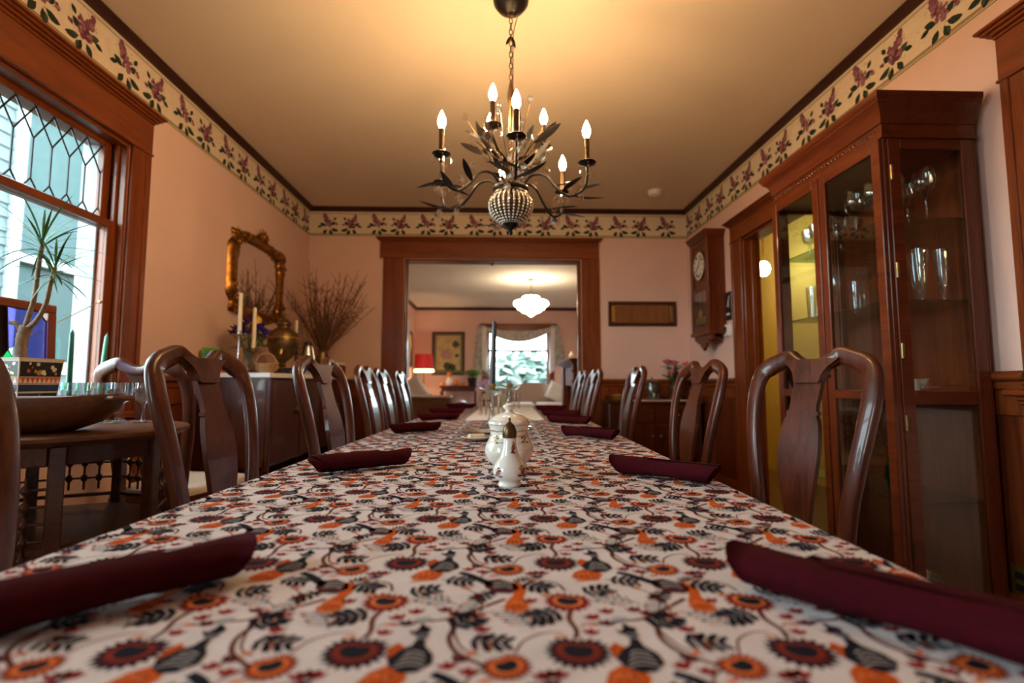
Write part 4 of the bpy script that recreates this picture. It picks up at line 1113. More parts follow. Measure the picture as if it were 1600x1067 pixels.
# ------------------------------------------------------------------ wall clock, sign, thermostat, wall panel, detector
t = thing('wall_clock', 'long wooden pendulum clock with pale dial on the wall beside the doorway', 'clock', (1.82, 4.50, 1.44))
CW = .195   # half width along Y ; local x 0 = front, .16 = wall
def kb(nm, x0, x1, y0, y1, z0, z1, mat, p=t, b=.003): return MB().box(x0, x1, y0, y1, z0, z1, b).build(nm, mat, p)
case = kb('case', .012, .158, -CW + .01, CW - .01, 0, .82, cherry['Z'])
for y in (-CW + .03, CW - .03): kb('door_stile', 0, .02, y - .03, y + .03, .0, .82, cherry['Z'])
for z0, z1 in ((0, .05), (.36, .40), (.78, .82)): kb('door_rail', .002, .02, -CW + .06, CW - .06, z0, z1, cherry['Y'])
mb = MB()
for k in range(4): mb.box(-.008 - .008 * k, .158, -CW - .008 * k, CW + .008 * k, .82 + .016 * k, .838 + .016 * k, .004)
mb.build('cornice', cherry['Y'], t)
mb = MB(); mb.box(-.012, .158, -CW - .008, CW + .008, -.03, .0, .005)
mb.build('base_moulding', cherry['Y'], t)
bkt = [(-.19, -.03), (-.185, -.06), (-.15, -.075), (-.14, -.055), (-.12, -.09), (-.09, -.10), (-.075, -.08), (-.055, -.125), (-.02, -.14), (0, -.165), (.02, -.14), (.055, -.125), (.075, -.08), (.09, -.10), (.12, -.09), (.14, -.055), (.15, -.075), (.185, -.06), (.19, -.03)]
MB().prism(bkt, 'X', .02, .05).build('scroll_bracket', cherry['Y'], t); MB().box(.05, .158, -.12, .12, -.10, -.03, .02).build('bracket_block', cherry['Y'], t)
rd = .125; dz = .60
m_ = MB().lathe([(rd, 0), (rd, .006), (0, .008)], 40, 0, Matrix.Translation((.010, 0, dz)) @ Matrix.Rotation(-pi / 2, 4, 'Y'))
dial = m_.build('dial', 'dial_paper', t)
for k in range(12):
    a = 2 * pi * k / 12; n_strokes = (1, 2, 3, 2, 1, 2, 3, 3, 2, 1, 2, 3)[k]
    mm = MB()
    for q in range(n_strokes):
        d_ = (q - (n_strokes - 1) / 2) * .009; M_ = Matrix.Translation((.0006, 0, dz)) @ Matrix.Rotation(a, 4, 'X')
        mm.box(-.001, .001, d_ - .002, d_ + .002, .078, .106, 0, 0, M_)
    mm.build('numeral', 'black_plastic', dial, 0)
for a, L, w_ in ((-2.2, .075, .006), (.6, .095, .004)):
    MB().box(-.004, -.002, -w_ / 2, w_ / 2, -.015, L, 0, 0, Matrix.Translation((0, 0, dz)) @ Matrix.Rotation(a, 4, 'X')).build('clock_hand', 'black_iron', dial, 0)
m_ = MB(); m_.lathe([(rd + .002, -.002), (rd + .012, .004), (rd + .010, .012), (rd, .012)], 40, 0, Matrix.Translation((.010, 0, dz)) @ Matrix.Rotation(-pi / 2, 4, 'Y'), cap=False); m_.build('bezel', 'dark_brass', t)
MB().box(.010, .0125, -CW + .06, CW - .06, .05, .36, 0).build('lower_back', 'black_plastic', t, 0)
MB().lathe([(.042, 0), (.044, .003), (.03, .008), (0, .010)], 24, 0, Matrix.Translation((.009, 0, .16)) @ Matrix.Rotation(-pi / 2, 4, 'Y')).build('pendulum_bob', 'brass', t)
MB().box(.006, .009, -.004, .004, .16, .36, .001).build('pendulum_rod', 'brass', t)
MB().box(.0045, .009, -.10, .10, .075, .13, .001).build('brass_plaque', 'brass', t)
MB().box(.003, .005, -CW + .06, CW - .06, .05, .36, 0).build('glass_pane', 'clear_glass', t, 0)

t = thing('wall_sign', 'small black plaque with white stroke between clock and doorway', 'sign', (XR, 4.272, 1.52))
MB().box(-.008, 0, -.055, .055, 0, .245, .002).build('plate', 'black_plastic', t)
m_ = MB().box(-.0092, -.0078, -.004, .004, -.05, .05, 0, 0, Matrix.Translation((0, -.005, .165)) @ Matrix.Rotation(R(28), 4, 'X')); m_.build('white_stroke', 'white_plastic', t, 0)
m_ = MB().box(-.0092, -.0078, -.004, .004, -.035, .035, 0, 0, Matrix.Translation((0, -.010, .145)) @ Matrix.Rotation(R(8), 4, 'X')); m_.build('white_stroke', 'white_plastic', t, 0)
MB().box(-.0092, -.0078, -.03, .03, .045, .062, 0).build('white_line', 'white_plastic', t, 0)
t = thing('thermostat', 'white thermostat with dark display below the small black plaque', 'thermostat', (XR, 4.285, 1.385))
MB().box(-.022, 0, -.055, .055, 0, .105, .005).build('case', 'white_plastic', t)
MB().box(-.024, -.020, -.002, .042, .04, .085, .002).build('display', 'dark_glass', t)

t = thing('wall_panel', 'narrow dark-framed wooden grille panel on the wall by the opening', 'wall panel', (1.497, YB, 1.70))
for x0, x1, z0, z1, m_ in ((-.352, .352, .095, .128, 'X'), (-.352, .352, -.128, -.095, 'X'), (-.352, -.318, -.095, .095, 'Z'), (.318, .352, -.095, .095, 'Z')):
    MB().box(x0, x1, -.028, 0, z0, z1, .006).build('frame', oldw if m_ else oldw, t)
for x0, x1 in ((-.318, -.285), (.292, .318)): MB().box(x0, x1, -.012, 0, -.085, .085, .002).build('brass_edge', 'gold_trim', t)
for k in range(23):
    x = -.28 + .0245 * k; MB().box(x, x + .019, -.012, -.002, -.095, .095, .003).build('slat', slatw, t)
MB().box(-.318, .318, -.002, 0, -.095, .095, 0).build('backing', oldw, t, 0)
t = thing('smoke_detector', 'white smoke detector on the ceiling near the clock', 'smoke detector', (1.49, 4.66, ZC))
MB().lathe([(0, -.045), (.045, -.044), (.058, -.036), (.062, -.012), (.070, -.010), (.070, 0)], 28).build('case', 'white_plastic', t, 40)
MB().lathe([(0, -.049), (.012, -.048), (.014, -.043)], 14).build('test_button', 'white_plastic', t)

# ------------------------------------------------------------------ buffet against the back wall
BX0, BX1, BY0, BY1, BZ = 1.06, 1.92, 4.78, 5.14, .82
t = thing('buffet', 'dark wooden buffet with white runner under the pink roses', 'sideboard', (BX0, BY0, 0))
MB().box(0, BX1 - BX0, 0, BY1 - BY0, .30, BZ - .025).build('body', mahog['X'], t)
MB().box(-.02, BX1 - BX0 + .02, -.02, BY1 - BY0, BZ - .025, BZ, .006).build('top', mahog['X'], t)
for k in range(2):
    x = .03 + .41 * k; d = MB().box(x, x + .385, -.012, .002, .62, .77, .006).build('drawer', mahog['X'], t)
    MB().ball((x + .19, -.024, .695), .013, 10).build('knob', 'brass', d)
    d = MB().box(x, x + .385, -.012, .002, .33, .60, .006).build('door', mahog['Z'], t)
    MB().ball((x + (.36 if k == 0 else .025), -.022, .50), .010, 10).build('knob', 'brass', d)
for x in (.03, BX1 - BX0 - .03):
    for y in (.03, BY1 - BY0 - .03): MB().lathe([(.012, 0), (.018, .12), (.024, .30)], 10, 0, Matrix.Translation((x, y, 0))).build('leg', mahog['Z'], t)
o = MB().box(1.30, 1.90, 4.76, 5.08, BZ + .001, BZ + .005, .001).build('buffet_runner', 'white_lace'); tag(o, 'white cloth lying on the dark buffet under the roses', 'cloth')
t = thing('glass_jar', 'clear lidded glass jar on the buffet before the small wall panel', 'jar', (1.50, 4.92, BZ + .006))
MB().lathe([(.055, 0), (.065, .006), (.078, .06), (.080, .12), (.072, .16), (.074, .165), (.070, .165), (.075, .12), (.07, .02), (0, .010)], 24, flute=.012).build('body', 'thick_glass', t, 40)
MB().lathe([(.075, .166), (.06, .185), (.02, .20), (.008, .205), (.014, .215), (0, .226)], 24).build('lid', 'thick_glass', t, 50)
t = thing('rose_vase', 'glass vase of pink roses on the buffet beneath the wall clock', 'flower vase', (1.735, 4.95, BZ + .006)); t.scale = (1.2, 1.1, 1.25)
MB().lathe([(.04, 0), (.045, .006), (.052, .09), (.046, .15), (.052, .17), (.049, .17), (.043, .15), (.046, .02), (0, .010)], 20).build('vase', 'thick_glass', t, 50)
rnd = random.Random(11)
for k in range(13):
    a = rnd.uniform(0, 2 * pi); r = rnd.uniform(.01, .10); h_ = .20 + rnd.uniform(0, .11) - r * .3
    p = (r * cos(a), r * sin(a) * .8, h_)
    st = MB().tube(bez([(0, 0, .03), (p[0] * .4, p[1] * .4, .15), p], 4), .0025, 5).build('stem', 'leaf_green', t)
    if k < 7:
        m_ = MB(); m_.ball((p[0], p[1], p[2] + .012), .020, 10)
        for q in range(7):
            b = 2 * pi * q / 7; leaf_mesh(m_, (p[0] + .008 * cos(b), p[1] + .008 * sin(b), p[2]), (cos(b) * .7, sin(b) * .7, .8), .042, .036, (0, 0, 1), -.25 if q % 2 else .2)
        m_.build('rose', 'pink_petal' , st, 60)
    m_ = MB()
    for q in range(5):
        b = rnd.uniform(0, 2 * pi); z = rnd.uniform(.6, .98)
        leaf_mesh(m_, (p[0] * z, p[1] * z, .10 + (h_ - .10) * z), (cos(b), sin(b), rnd.uniform(-.1, .8)), .07, .032, (0, 0, 1), .2)
    m_.build('leaves', 'leaf_green', st, 60)
t = thing('gold_basket', 'low gilded basket on the dark buffet beside the opening', 'basket', (1.22, 4.95, BZ + .001))
MB().lathe([(.07, 0), (.08, .005), (.12, .05), (.125, .055), (.115, .055), (.075, .012), (0, .010)], 26, flute=.03).build('tray', 'gold_cloth', t, 30)
for k in range(6): MB().ball((.06 * cos(k), .06 * sin(k), .04), .03, 10, sz=.8).build('gourd', 'gold_cloth' if k % 2 else 'pumpkin', t)

# ------------------------------------------------------------------ chandelier
CC = Vector((.062, 2.24, 0))
t = thing('chandelier', 'bronze candle-arm chandelier with leaves, crystals and beaded basket over the dining table', 'chandelier', (CC.x, CC.y, ZC))
def zz(z): return z - ZC
MB().lathe([(.018, -.105), (.03, -.098), (.060, -.082), (.080, -.055), (.085, -.028), (.078, -.012), (.082, 0)], 28).build('canopy', 'bronze', t, 60)
MB().lathe([(0, -.125), (.012, -.12), (.016, -.108), (.012, -.10)], 12).build('canopy_finial', 'bronze_gold', t)
z = -.122; k = 0
while z > zz(2.345):
    pts = [(.0075 * cos(a), 0, -.017 + .017 * sin(a)) for a in [2 * pi * i / 12 for i in range(12)]]
    c = MB().tube(pts, .0024, 6, closed=True).build('chain_link', 'bronze_gold', t, 60); c.location = (0, 0, z); c.rotation_euler = (0, 0, pi / 2 * (k % 2) + .3)
    z -= .0275; k += 1
for s in (-1, 1):
    m_ = MB(); leaf_mesh(m_, (.004 * s, 0, zz(2.58)), (s * .35, 0, -1), .055, .014, (0, 1, 0), -.25 * s); m_.build('chain_leaf', 'bronze', t, 60)
MB().tube(bez([(.03, .004, -.115), (.012, .004, -.20), (.010, .004, -.32), (.009, .004, zz(2.33))], 6), .0022, 6).build('cord', 'bronze_gold', t)
# centre column, top ring, basket of beads, finial
MB().lathe([(.006, zz(2.36)), (.012, zz(2.33)), (.018, zz(2.29)), (.010, zz(2.25)), (.009, zz(2.05)), (.016, zz(2.0)), (.012, zz(1.95)), (.020, zz(1.90)), (.026, zz(1.872))], 16).build('column', 'bronze_gold', t, 60)
MB().lathe([(.030, zz(1.872)), (.070, zz(1.868)), (.081, zz(1.858)), (.081, zz(1.848)), (.074, zz(1.838)), (.078, zz(1.826)), (.070, zz(1.818)), (0, zz(1.816))], 32).build('ring_plate', 'bronze', t, 50)
BK = [(.072, 1.822), (.088, 1.806), (.096, 1.785), (.095, 1.762), (.086, 1.738), (.070, 1.717), (.048, 1.700), (.030, 1.692)]
BKs = [(p.x, p.z) for p in bez([(r, 0, z) for r, z in BK], 2)]
MB().lathe([(r * .93, zz(z)) for r, z in BKs], 30).build('basket_liner', 'bronze_gold', t, 60)
m_ = MB(); NS = 26
for i in range(NS):
    a = 2 * pi * i / NS
    for r, z in BKs[:-1]:
        rr = min(.0068, r * pi / NS * .95); m_.ball((r * cos(a), r * sin(a), zz(z)), rr, 6)
o = m_.build('bead_strands', 'bead_crystal', t, 60); o['kind'] = 'stuff'
MB().lathe([(0, zz(1.640)), (.006, zz(1.645)), (.010, zz(1.655)), (.006, zz(1.664)), (.014, zz(1.672)), (.030, zz(1.684)), (.034, zz(1.692)), (.020, zz(1.696))], 16).build('finial', 'bronze', t, 60)
for a in (0, 2.1, 4.2):
    m_ = MB(); leaf_mesh(m_, (.02 * cos(a), .02 * sin(a), zz(1.685)), (cos(a) * .5, sin(a) * .5, -1), .035, .016, (0, 0, 1), .3); m_.build('finial_leaf', 'bronze', t, 60)
def arm(ang, r, zcup, low, idx):
    d = Vector((cos(ang), sin(ang), 0))
    def P(rr, z): return (d.x * rr, d.y * rr, zz(z))
    if low:
        path = bez([P(.055, 1.862), P(.10, 1.905), P(.16, 1.895), P(.21, 1.835), P(.27, 1.79), P(r - .015, 1.815), P(r, 1.87), P(r, zcup - .012)], 5)
    else:
        path = bez([P(.018, 1.93), P(.045, 1.98), P(r * .75, 2.0), P(r, 2.04), P(r, zcup - .012)], 5)
    a_ = MB().tube(path, .0062 if low else .005, 8).build('arm', 'bronze', t, 60)
    T_ = Matrix.Translation(P(r, zcup))
    MB().lathe([(.006, -.014), (.012, -.010), (.032, -.004), (.040, .004), (.038, .006), (.016, .0), (0, .0)], 18, 0, T_, flute=.03).build('candle_cup', 'bronze', a_, 40)
    MB().lathe([(.0115, .0), (.0115, .112), (.009, .114), (0, .114)], 12, 0, T_).build('candle_sleeve', 'bronze_gold', a_)
    MB().lathe([(.008, .114), (.010, .118), (.0165, .134), (.0175, .145), (.014, .162), (.007, .180), (.002, .192), (0, .194)], 14, 0, T_).build('bulb', 'bulb_glow', a_, 60)
    for q in range(5):
        b = 2 * pi * q / 5 + ang; c = T_ @ Vector((.037 * cos(b), .037 * sin(b), -.002))
        m_ = MB(); m_.ball((c.x, c.y, c.z - .006), .0045, 6); m_.lathe([(0, c.z - .036), (.0065, c.z - .028), (.0045, c.z - .018), (0, c.z - .011)], 6, 0, Matrix.Translation((c.x, c.y, 0)))
        m_.build('crystal_drop', 'crystal', a_, 0)
    if low:
        perp = Vector((-d.y, d.x, 0))
        for tt_, sgn, L in ((.42, 1, .13), (.5, -1, .15), (.62, 1, .16), (.72, -1, .12)):
            p = path[int(tt_ * (len(path) - 1))]; dr = (d * .8 + perp * (.75 * sgn) + Vector((0, 0, .25 if tt_ < .6 else -.05)))
            m_ = MB(); leaf_mesh(m_, p, dr, L, .030, (0, 0, 1), -.16 if sgn > 0 else .12, 0, 7); m_.build('leaf', 'bronze', a_, 60)
        for tt_, off_, sz in ((.55, (.02, .02, .035), .013), (.9, (.01, -.03, -.02), .014), (.75, (-.02, .01, -.045), .013), (.35, (-.015, .02, .05), .013), (.62, (.03, -.03, .03), .012), (.5, (-.03, -.02, -.05), .013)):
            p = path[int(tt_ * (len(path) - 1))] + Vector(off_)
            m_ = MB(); m_.tube([path[int(tt_ * (len(path) - 1))], p], .0012, 5); m_.build('crystal_wire', 'bronze_gold', a_)
            m_ = MB(); m_.lathe([(0, -.022), (sz * .85, -.011), (sz * 1.25, .002), (sz * .8, .015), (0, .023)], 8, 0, Matrix.Translation(p)); m_.build('crystal_bud', 'crystal', a_, 0)
    return a_
for i, a in enumerate((-88, -20, 40, 96, 160, 212)): arm(R(a), .345, 1.925, True, i)
for i, (a, r) in enumerate(((-124, .145), (26, .175), (128, .155))): arm(R(a), r, 2.085, False, i)
rnd = random.Random(21)
for k in range(26):       # leafy sprays rising round the column
    a = 2 * pi * k / 26 + rnd.uniform(-.15, .15); r0 = rnd.uniform(.03, .06); z0 = rnd.uniform(1.90, 2.02); ri = rnd.uniform(.08, .20); z1 = z0 + rnd.uniform(.06, .22)
    pth = bez([(.02 * cos(a), .02 * sin(a), zz(1.87)), (r0 * cos(a), r0 * sin(a), zz(z0)), (ri * cos(a), ri * sin(a), zz(z1))], 6)
    s_ = MB().tube(pth, .0022, 5).build('spray_stem', 'bronze_gold', t)
    if k % 2 == 0:
        e = pth[-1]; m_ = MB(); leaf_mesh(m_, pth[-3], Vector((cos(a) * .8, sin(a) * .8, rnd.uniform(.2, 1.2))), rnd.uniform(.12, .17), .034, (-sin(a), cos(a), .4), rnd.uniform(-.3, .3), 0, 7); m_.build('leaf', 'bronze', s_, 60)
        m_ = MB(); leaf_mesh(m_, pth[5], Vector((cos(a + .9), sin(a + .9), .5)), .085, .024, (0, 0, 1), .25, 0, 7); m_.build('leaf', 'bronze', s_, 60)
    e = pth[-1] + Vector((.01 * cos(a), .01 * sin(a), .014))
    m_ = MB(); m_.lathe([(0, -.022), (.011, -.012), (.0155, .0), (.010, .014), (0, .022)], 8, 0, Matrix.Translation(e)); m_.build('crystal_bud', 'crystal', s_, 0)

# ------------------------------------------------------------------ gilt mirror
MYC, MZC = 4.11, 1.81
t = thing('gilt_mirror', 'ornate gilt-framed mirror on the wall above the sideboard', 'mirror', (XL, MYC, MZC))
def mirror_outline(hw, hh, n=96, amp=1.0, e=.42):
    pts = []
    for i in range(n):
        a = 2 * pi * (i + .5) / n
        x = hw * math.copysign(abs(cos(a)) ** e, cos(a)); y = hh * math.copysign(abs(sin(a)) ** e, sin(a))
        wav = 1 + amp * (.035 * cos(8 * a) - .05 * cos(4 * a) * 0)
        if sin(a) > 0: y += amp * .05 * math.exp(-(x / (hw * .28)) ** 2)
        if sin(a) < 0: y -= amp * .025 * math.exp(-(x / (hw * .35)) ** 2)
        if abs(cos(a)) > .5: x += math.copysign(amp * .022 * cos(2 * pi * y / hh), x) * 1
        pts.append((x * wav, y * wav))
    return pts
inn = mirror_outline(.345, .245, amp=.22, e=.26); outr = mirror_outline(.445, .325, e=.30)
vs = []; fs = []; n = len(inn); steps = 9
for j in range(steps):
    f_ = j / (steps - 1)
    for i in range(n):
        y = inn[i][0] * (1 - f_) + outr[i][0] * f_; z = inn[i][1] * (1 - f_) + outr[i][1] * f_
        h_ = .012 + .030 * sin(pi * f_ ** .8) + .010 * sin(2 * pi * i / n * 24) * sin(pi * f_) + .006 * sin(2 * pi * i / n * 11 + f_ * 6) * sin(pi * f_)
        vs.append((h_ if j < steps - 1 else .002, y, z))
for j in range(steps - 1):
    for i in range(n): fs.append((j * n + i, j * n + (i + 1) % n, (j + 1) * n + (i + 1) % n, (j + 1) * n + i))
MB().add(vs, fs).build('frame', 'gilt', t, 60)
MB().prism([(y * 1.01, z * 1.01) for y, z in inn], 'X', .004, .010).build('glass', 'mirror_glass', t, 0)
rnd = random.Random(4)
for k in range(34):       # carved scrolls and blossoms on the frame
    i = int(k * n / 34); y = (inn[i][0] * .45 + outr[i][0] * .55); z = (inn[i][1] * .45 + outr[i][1] * .55); a = 2 * pi * k / 34
    m_ = MB()
    if k % 2: m_.ball((.040, y, z), .020, 8, sz=.9); m_.ball((.048, y + .012, z + .006), .012, 8)
    for q in range(3):
        leaf_mesh(m_, (.036, y, z), (.25, cos(a + 1.2 + q * 1.1), sin(a + 1.2 + q * 1.1)), .055, .026, (1, 0, 0), .25, 0, 5, .004)
    m_.build('carved_scroll', 'gilt', t, 60)
for k, (y, z, r) in enumerate(((0, .355, .032), (-.045, .345, .026), (.045, .345, .026), (-.40, .27, .022), (.40, .27, .022), (-.40, -.27, .024), (.40, -.27, .024), (0, -.335, .022))):
    m_ = MB(); m_.ball((.035, y, z), r, 10)
    for q in range(6): leaf_mesh(m_, (.04, y, z), (.3, cos(q * pi / 3), sin(q * pi / 3)), r * 2.0, r * .9, (1, 0, 0), .3, 0, 5, .004)
    m_.build('carved_rosette', 'gilt', t, 60)

# ------------------------------------------------------------------ sideboard under the mirror
SX0, SX1, SY0, SY1, SZ = XL + .02, -1.41, 3.25, 4.86, 1.05
t = thing('bow_front_sideboard', 'dark mahogany bow-front sideboard with pale marble top below the mirror', 'sideboard', (SX0, SY0, 0))
D_, W_ = SX1 - SX0, SY1 - SY0
MB().box(0, D_ - .02, 0, W_, .46, SZ - .03).build('body', mahog['Z'], t)
top = [(0, -.015), (D_, -.015)] + [(D_ + .05 * sin(pi * k / 16), W_ * k / 16) for k in range(1, 16)] + [(D_, W_ + .015), (0, W_ + .015)]
MB().prism(top, 'Z', SZ - .028, SZ).build('marble_top', 'white_fabric', t)
for k in range(4):        # bowed doors
    y0, y1 = .03 + (W_ - .06) * k / 4 + .006, .03 + (W_ - .06) * (k + 1) / 4 - .006
    out_ = [(D_ - .02, y0)] + [(D_ - .004 + .045 * sin(pi * (y0 + (y1 - y0) * q / 8) / W_), y0 + (y1 - y0) * q / 8) for q in range(9)] + [(D_ - .02, y1)]
    d = MB().prism(out_, 'Z', .49, SZ - .045).build('door', mahog['Z'], t)
    yk = y1 - .05 if k % 2 == 0 else y0 + .05; xk = D_ - .002 + .045 * sin(pi * yk / W_)
    m_ = MB().ball((xk + .014, yk, .80), .014, 10); m_.lathe([(.026, -.003), (.026, .003)], 14, 0, Matrix.Translation((xk, yk, .80)) @ Matrix.Rotation(pi / 2, 4, 'Y')); m_.build('knob', 'dark_brass', d)
MB().box(D_ - .03, D_, 0, .03, .44, SZ - .03).build('corner_post', mahog['Z'], t); MB().box(D_ - .03, D_, W_ - .03, W_, .44, SZ - .03).build('corner_post', mahog['Z'], t)
for x in (.04, D_ - .04):
    for y in (.04, W_ / 2, W_ - .04): MB().lathe([(.014, 0), (.016, .02), (.013, .05), (.020, .25), (.028, .42), (.030, .46)], 12, 0, Matrix.Translation((x, y, 0))).build('leg', mahog['Z'], t)
ST = SZ + .001
def on_sb(x, y): return (x, y, ST)
t = thing('tea_box', 'bright green and teal tea box standing on the sideboard end', 'box', (-1.84, 3.37, ST + .066), .15)
MB().box(-.05, .05, -.035, .035, 0, .095, .002).build('carton', 'green_card', t)
MB().box(-.035, .012, -.0362, -.034, .02, .075, 0).build('label', 'teal_card', t, 0)
t = thing('biscuit_tin', 'flat red tin under the green tea box', 'box', (-1.82, 3.38, ST), .05)
MB().box(-.075, .075, -.06, .06, 0, .050, .006).build('tin', 'red_card', t); MB().box(-.078, .078, -.063, .063, .046, .065, .006).build('lid', 'red_card', t)
def candlestick(label, loc, h, cl_, mat='dark_brass'):
    t = thing('candlestick', label, 'candlestick', loc)
    MB().lathe([(.05, 0), (.052, .006), (.03, .014), (.012, .022), (.009, .05), (.012, h * .5), (.008, h * .55), (.008, h - .02), (.014, h)], 18).build('stem', mat, t, 50)
    MB().lathe([(.010, h - .004), (.052, h), (.055, h + .004), (.0, h + .004)], 22).build('drip_tray', mat, t, 50)
    MB().lathe([(.015, h), (.016, h + .025), (.013, h + .025), (.011, h + .01)], 14).build('socket', mat, t)
    c = MB().lathe([(.0135, h + .008), (.0125, h + cl_ * .6), (.0115, h + cl_), (.004, h + cl_ + .004), (0, h + cl_ + .003)], 14).build('candle', 'candle_wax', t, 50)
    MB().tube([(0, 0, h + cl_), (.001, 0, h + cl_ + .012)], .001, 5).build('wick', 'black_iron', c)
candlestick('tall silver candlestick with cream candle left of the purple flowers', (-1.64, 3.30, ST), .24, .27, 'silver')
candlestick('shorter brass candlestick with cream candle before the gilt mirror', (-1.60, 3.41, ST), .14, .29)
candlestick('brass candlestick with thick cream candle between urn and thermos jug', (-1.60, 4.12, ST), .165, .27)
t = thing('flower_vase', 'vase of purple and yellow flowers on the sideboard', 'flower vase', (-1.70, 3.575, ST)); t.scale = (1.05, 1.05, 1.35)
MB().lathe([(.035, 0), (.04, .005), (.052, .05), (.040, .10), (.048, .125), (.045, .125), (.036, .10), (0, .02)], 18).build('vase', 'thick_glass', t, 50)
rnd = random.Random(31)
for k in range(46):
    a = rnd.uniform(0, 2 * pi); r = sqrt(rnd.random()) * .110; h_ = .165 + .105 * (1 - (r / .12) ** 2) + rnd.uniform(-.02, .02)
    p = (r * cos(a), r * sin(a), h_)
    st = MB().tube(bez([(0, 0, .03), (p[0] * .3, p[1] * .3, .12), p], 3), .0018, 5).build('stem', 'leaf_green', t)
    yel = k % 5 == 0
    m_ = MB()
    if yel: m_.ball(p, .027, 10, sz=.8)
    else:
        for q in range(6): leaf_mesh(m_, p, (cos(q * 1.05), sin(q * 1.05), .9), .040, .030, (0, 0, 1), .2, 0, 4)
    m_.build('bloom', 'yellow_petal' if yel else 'purple_petal', st, 60)
    if k % 3 == 0:
        m_ = MB(); leaf_mesh(m_, (p[0] * .6, p[1] * .6, h_ * .7), (cos(a), sin(a), .1), .07, .025, (0, 0, 1), .3); m_.build('leaf', 'leaf_green', st, 60)
t = thing('wicker_basket', 'small wicker basket with arched handle on the sideboard', 'basket', (-1.49, 3.36, ST), .5); t.scale = (.72, .72, .78)
for k in range(7): MB().tube([((.052 + .004 * k) * cos(a) * 1.2, (.052 + .004 * k) * sin(a), .006 + .011 * k) for a in [2 * pi * i / 24 for i in range(24)]], .0055, 6, closed=True).build('woven_ring', 'wicker', t, 60)
for k in range(14):
    a = 2 * pi * k / 14; MB().tube([(.050 * cos(a) * 1.2, .050 * sin(a), 0), (.080 * cos(a) * 1.2, .080 * sin(a), .085)], .003, 5).build('stake', 'wicker', t)
MB().tube([(.085 * cos(a), 0, .07 + .095 * sin(a)) for a in [pi * i / 16 for i in range(17)]], .006, 7).build('handle', 'wicker', t, 60)
MB().lathe([(.060, .0), (.060, .006), (0, .006)], 16).build('base', 'wicker', t)
t = thing('brass_urn', 'tall antique brass samovar urn in front of the mirror edge', 'urn', (-1.61, 3.90, ST), .3); t.scale = (1, 1, 1.12)
UP = [(.075, 0), (.078, .008), (.060, .016), (.035, .030), (.022, .050), (.030, .062), (.022, .075), (.040, .095), (.085, .135), (.108, .190), (.112, .235), (.100, .275), (.072, .300), (.050, .312), (.046, .325), (.056, .335), (.050, .350), (.030, .368), (.012, .378), (.010, .392), (.016, .402), (0, .415)]
MB().lathe([(p.x, p.z) for p in bez([(r, 0, z) for r, z in UP], 3)], 28).build('body', 'dark_brass', t, 60)
for s in (-1, 1):
    MB().tube(bez([(.098 * s, 0, .27), (.135 * s, 0, .30), (.150 * s, 0, .25), (.135 * s, 0, .19), (.104 * s, 0, .20)], 5), .0075, 8).build('handle', 'dark_brass', t, 60)
MB().tube([(0, -.10, .16), (0, -.145, .155), (0, -.15, .13)], .009, 8).build('spout', 'brass', t)
MB().lathe([(.100, .236), (.1135, .240), (.1135, .250), (.100, .254)], 28).build('band', 'brass', t)
t = thing('tiered_stand', 'small brass tiered stand beside the brass urn', 'stand', (-1.58, 4.27, ST))
MB().lathe([(.055, 0), (.056, .005), (.010, .014), (.006, .03), (.006, .17), (.012, .18), (0, .19)], 18).build('stem', 'dark_brass', t, 50)
for z, r in ((.055, .085), (.125, .065)): MB().lathe([(.008, z), (r, z + .004), (r + .006, z + .016), (r, z + .016), (.0, z + .008)], 22).build('tray', 'dark_brass', t)
t = thing('thermos_jug', 'brushed steel thermos jug with black lid on the sideboard', 'jug', (-1.47, 4.02, ST), .2)
MB().lathe([(.072, 0), (.075, .005), (.070, .05), (.050, .16), (.036, .215), (.034, .225)], 26).build('body', 'silver', t, 50)
MB().lathe([(.036, .224), (.037, .240), (.030, .252), (.012, .256), (0, .256)], 22).build('lid', 'black_plastic', t)
MB().tube(bez([(0, .034, .235), (0, .085, .235), (0, .098, .18), (0, .085, .10), (0, .062, .09)], 5), .008, 8, flat=.6).build('handle', 'black_plastic', t, 60)
MB().prism([(-.012, .235), (.012, .235), (.008, .225), (-.008, .225)], 'Y', -.058, -.030).build('spout', 'black_plastic', t)
for i, (x, y) in enumerate(((-1.46, 3.62), (-1.46, 3.78))):
    o = cup('dark_cup', ['small black coffee cup below the brass urn', 'small black coffee cup nearer to the thermos jug'][i], (x, y, ST), 1 + i, 'black_plastic', .8)
o = MB().box(-.06, .06, -.045, .045, 0, .05, .006).build('napkin_holder', 'white_fabric'); o.location = (-1.47, 4.34, ST); tag(o, 'small white stack of paper napkins beyond the thermos jug', 'napkins')
for i in range(3):
    y = 4.60 + .10 * i; x = -1.41
    t = thing('preserve_jar', ['dark red jar before the branch vase, first of the row', 'dark red jar before the branch vase, second of the row', 'dark red jar closest to the opening casing'][i], 'jar', (x - .03, y, ST), group='row of preserve jars')
    MB().lathe([(.036, 0), (.038, .004), (.038, .085), (.030, .098), (.030, .102)], 18).build('body', 'red_wax', t, 50)
    MB().lathe([(.033, .102), (.033, .122), (.030, .124), (0, .124)], 18).build('lid', 'candle_wax', t)
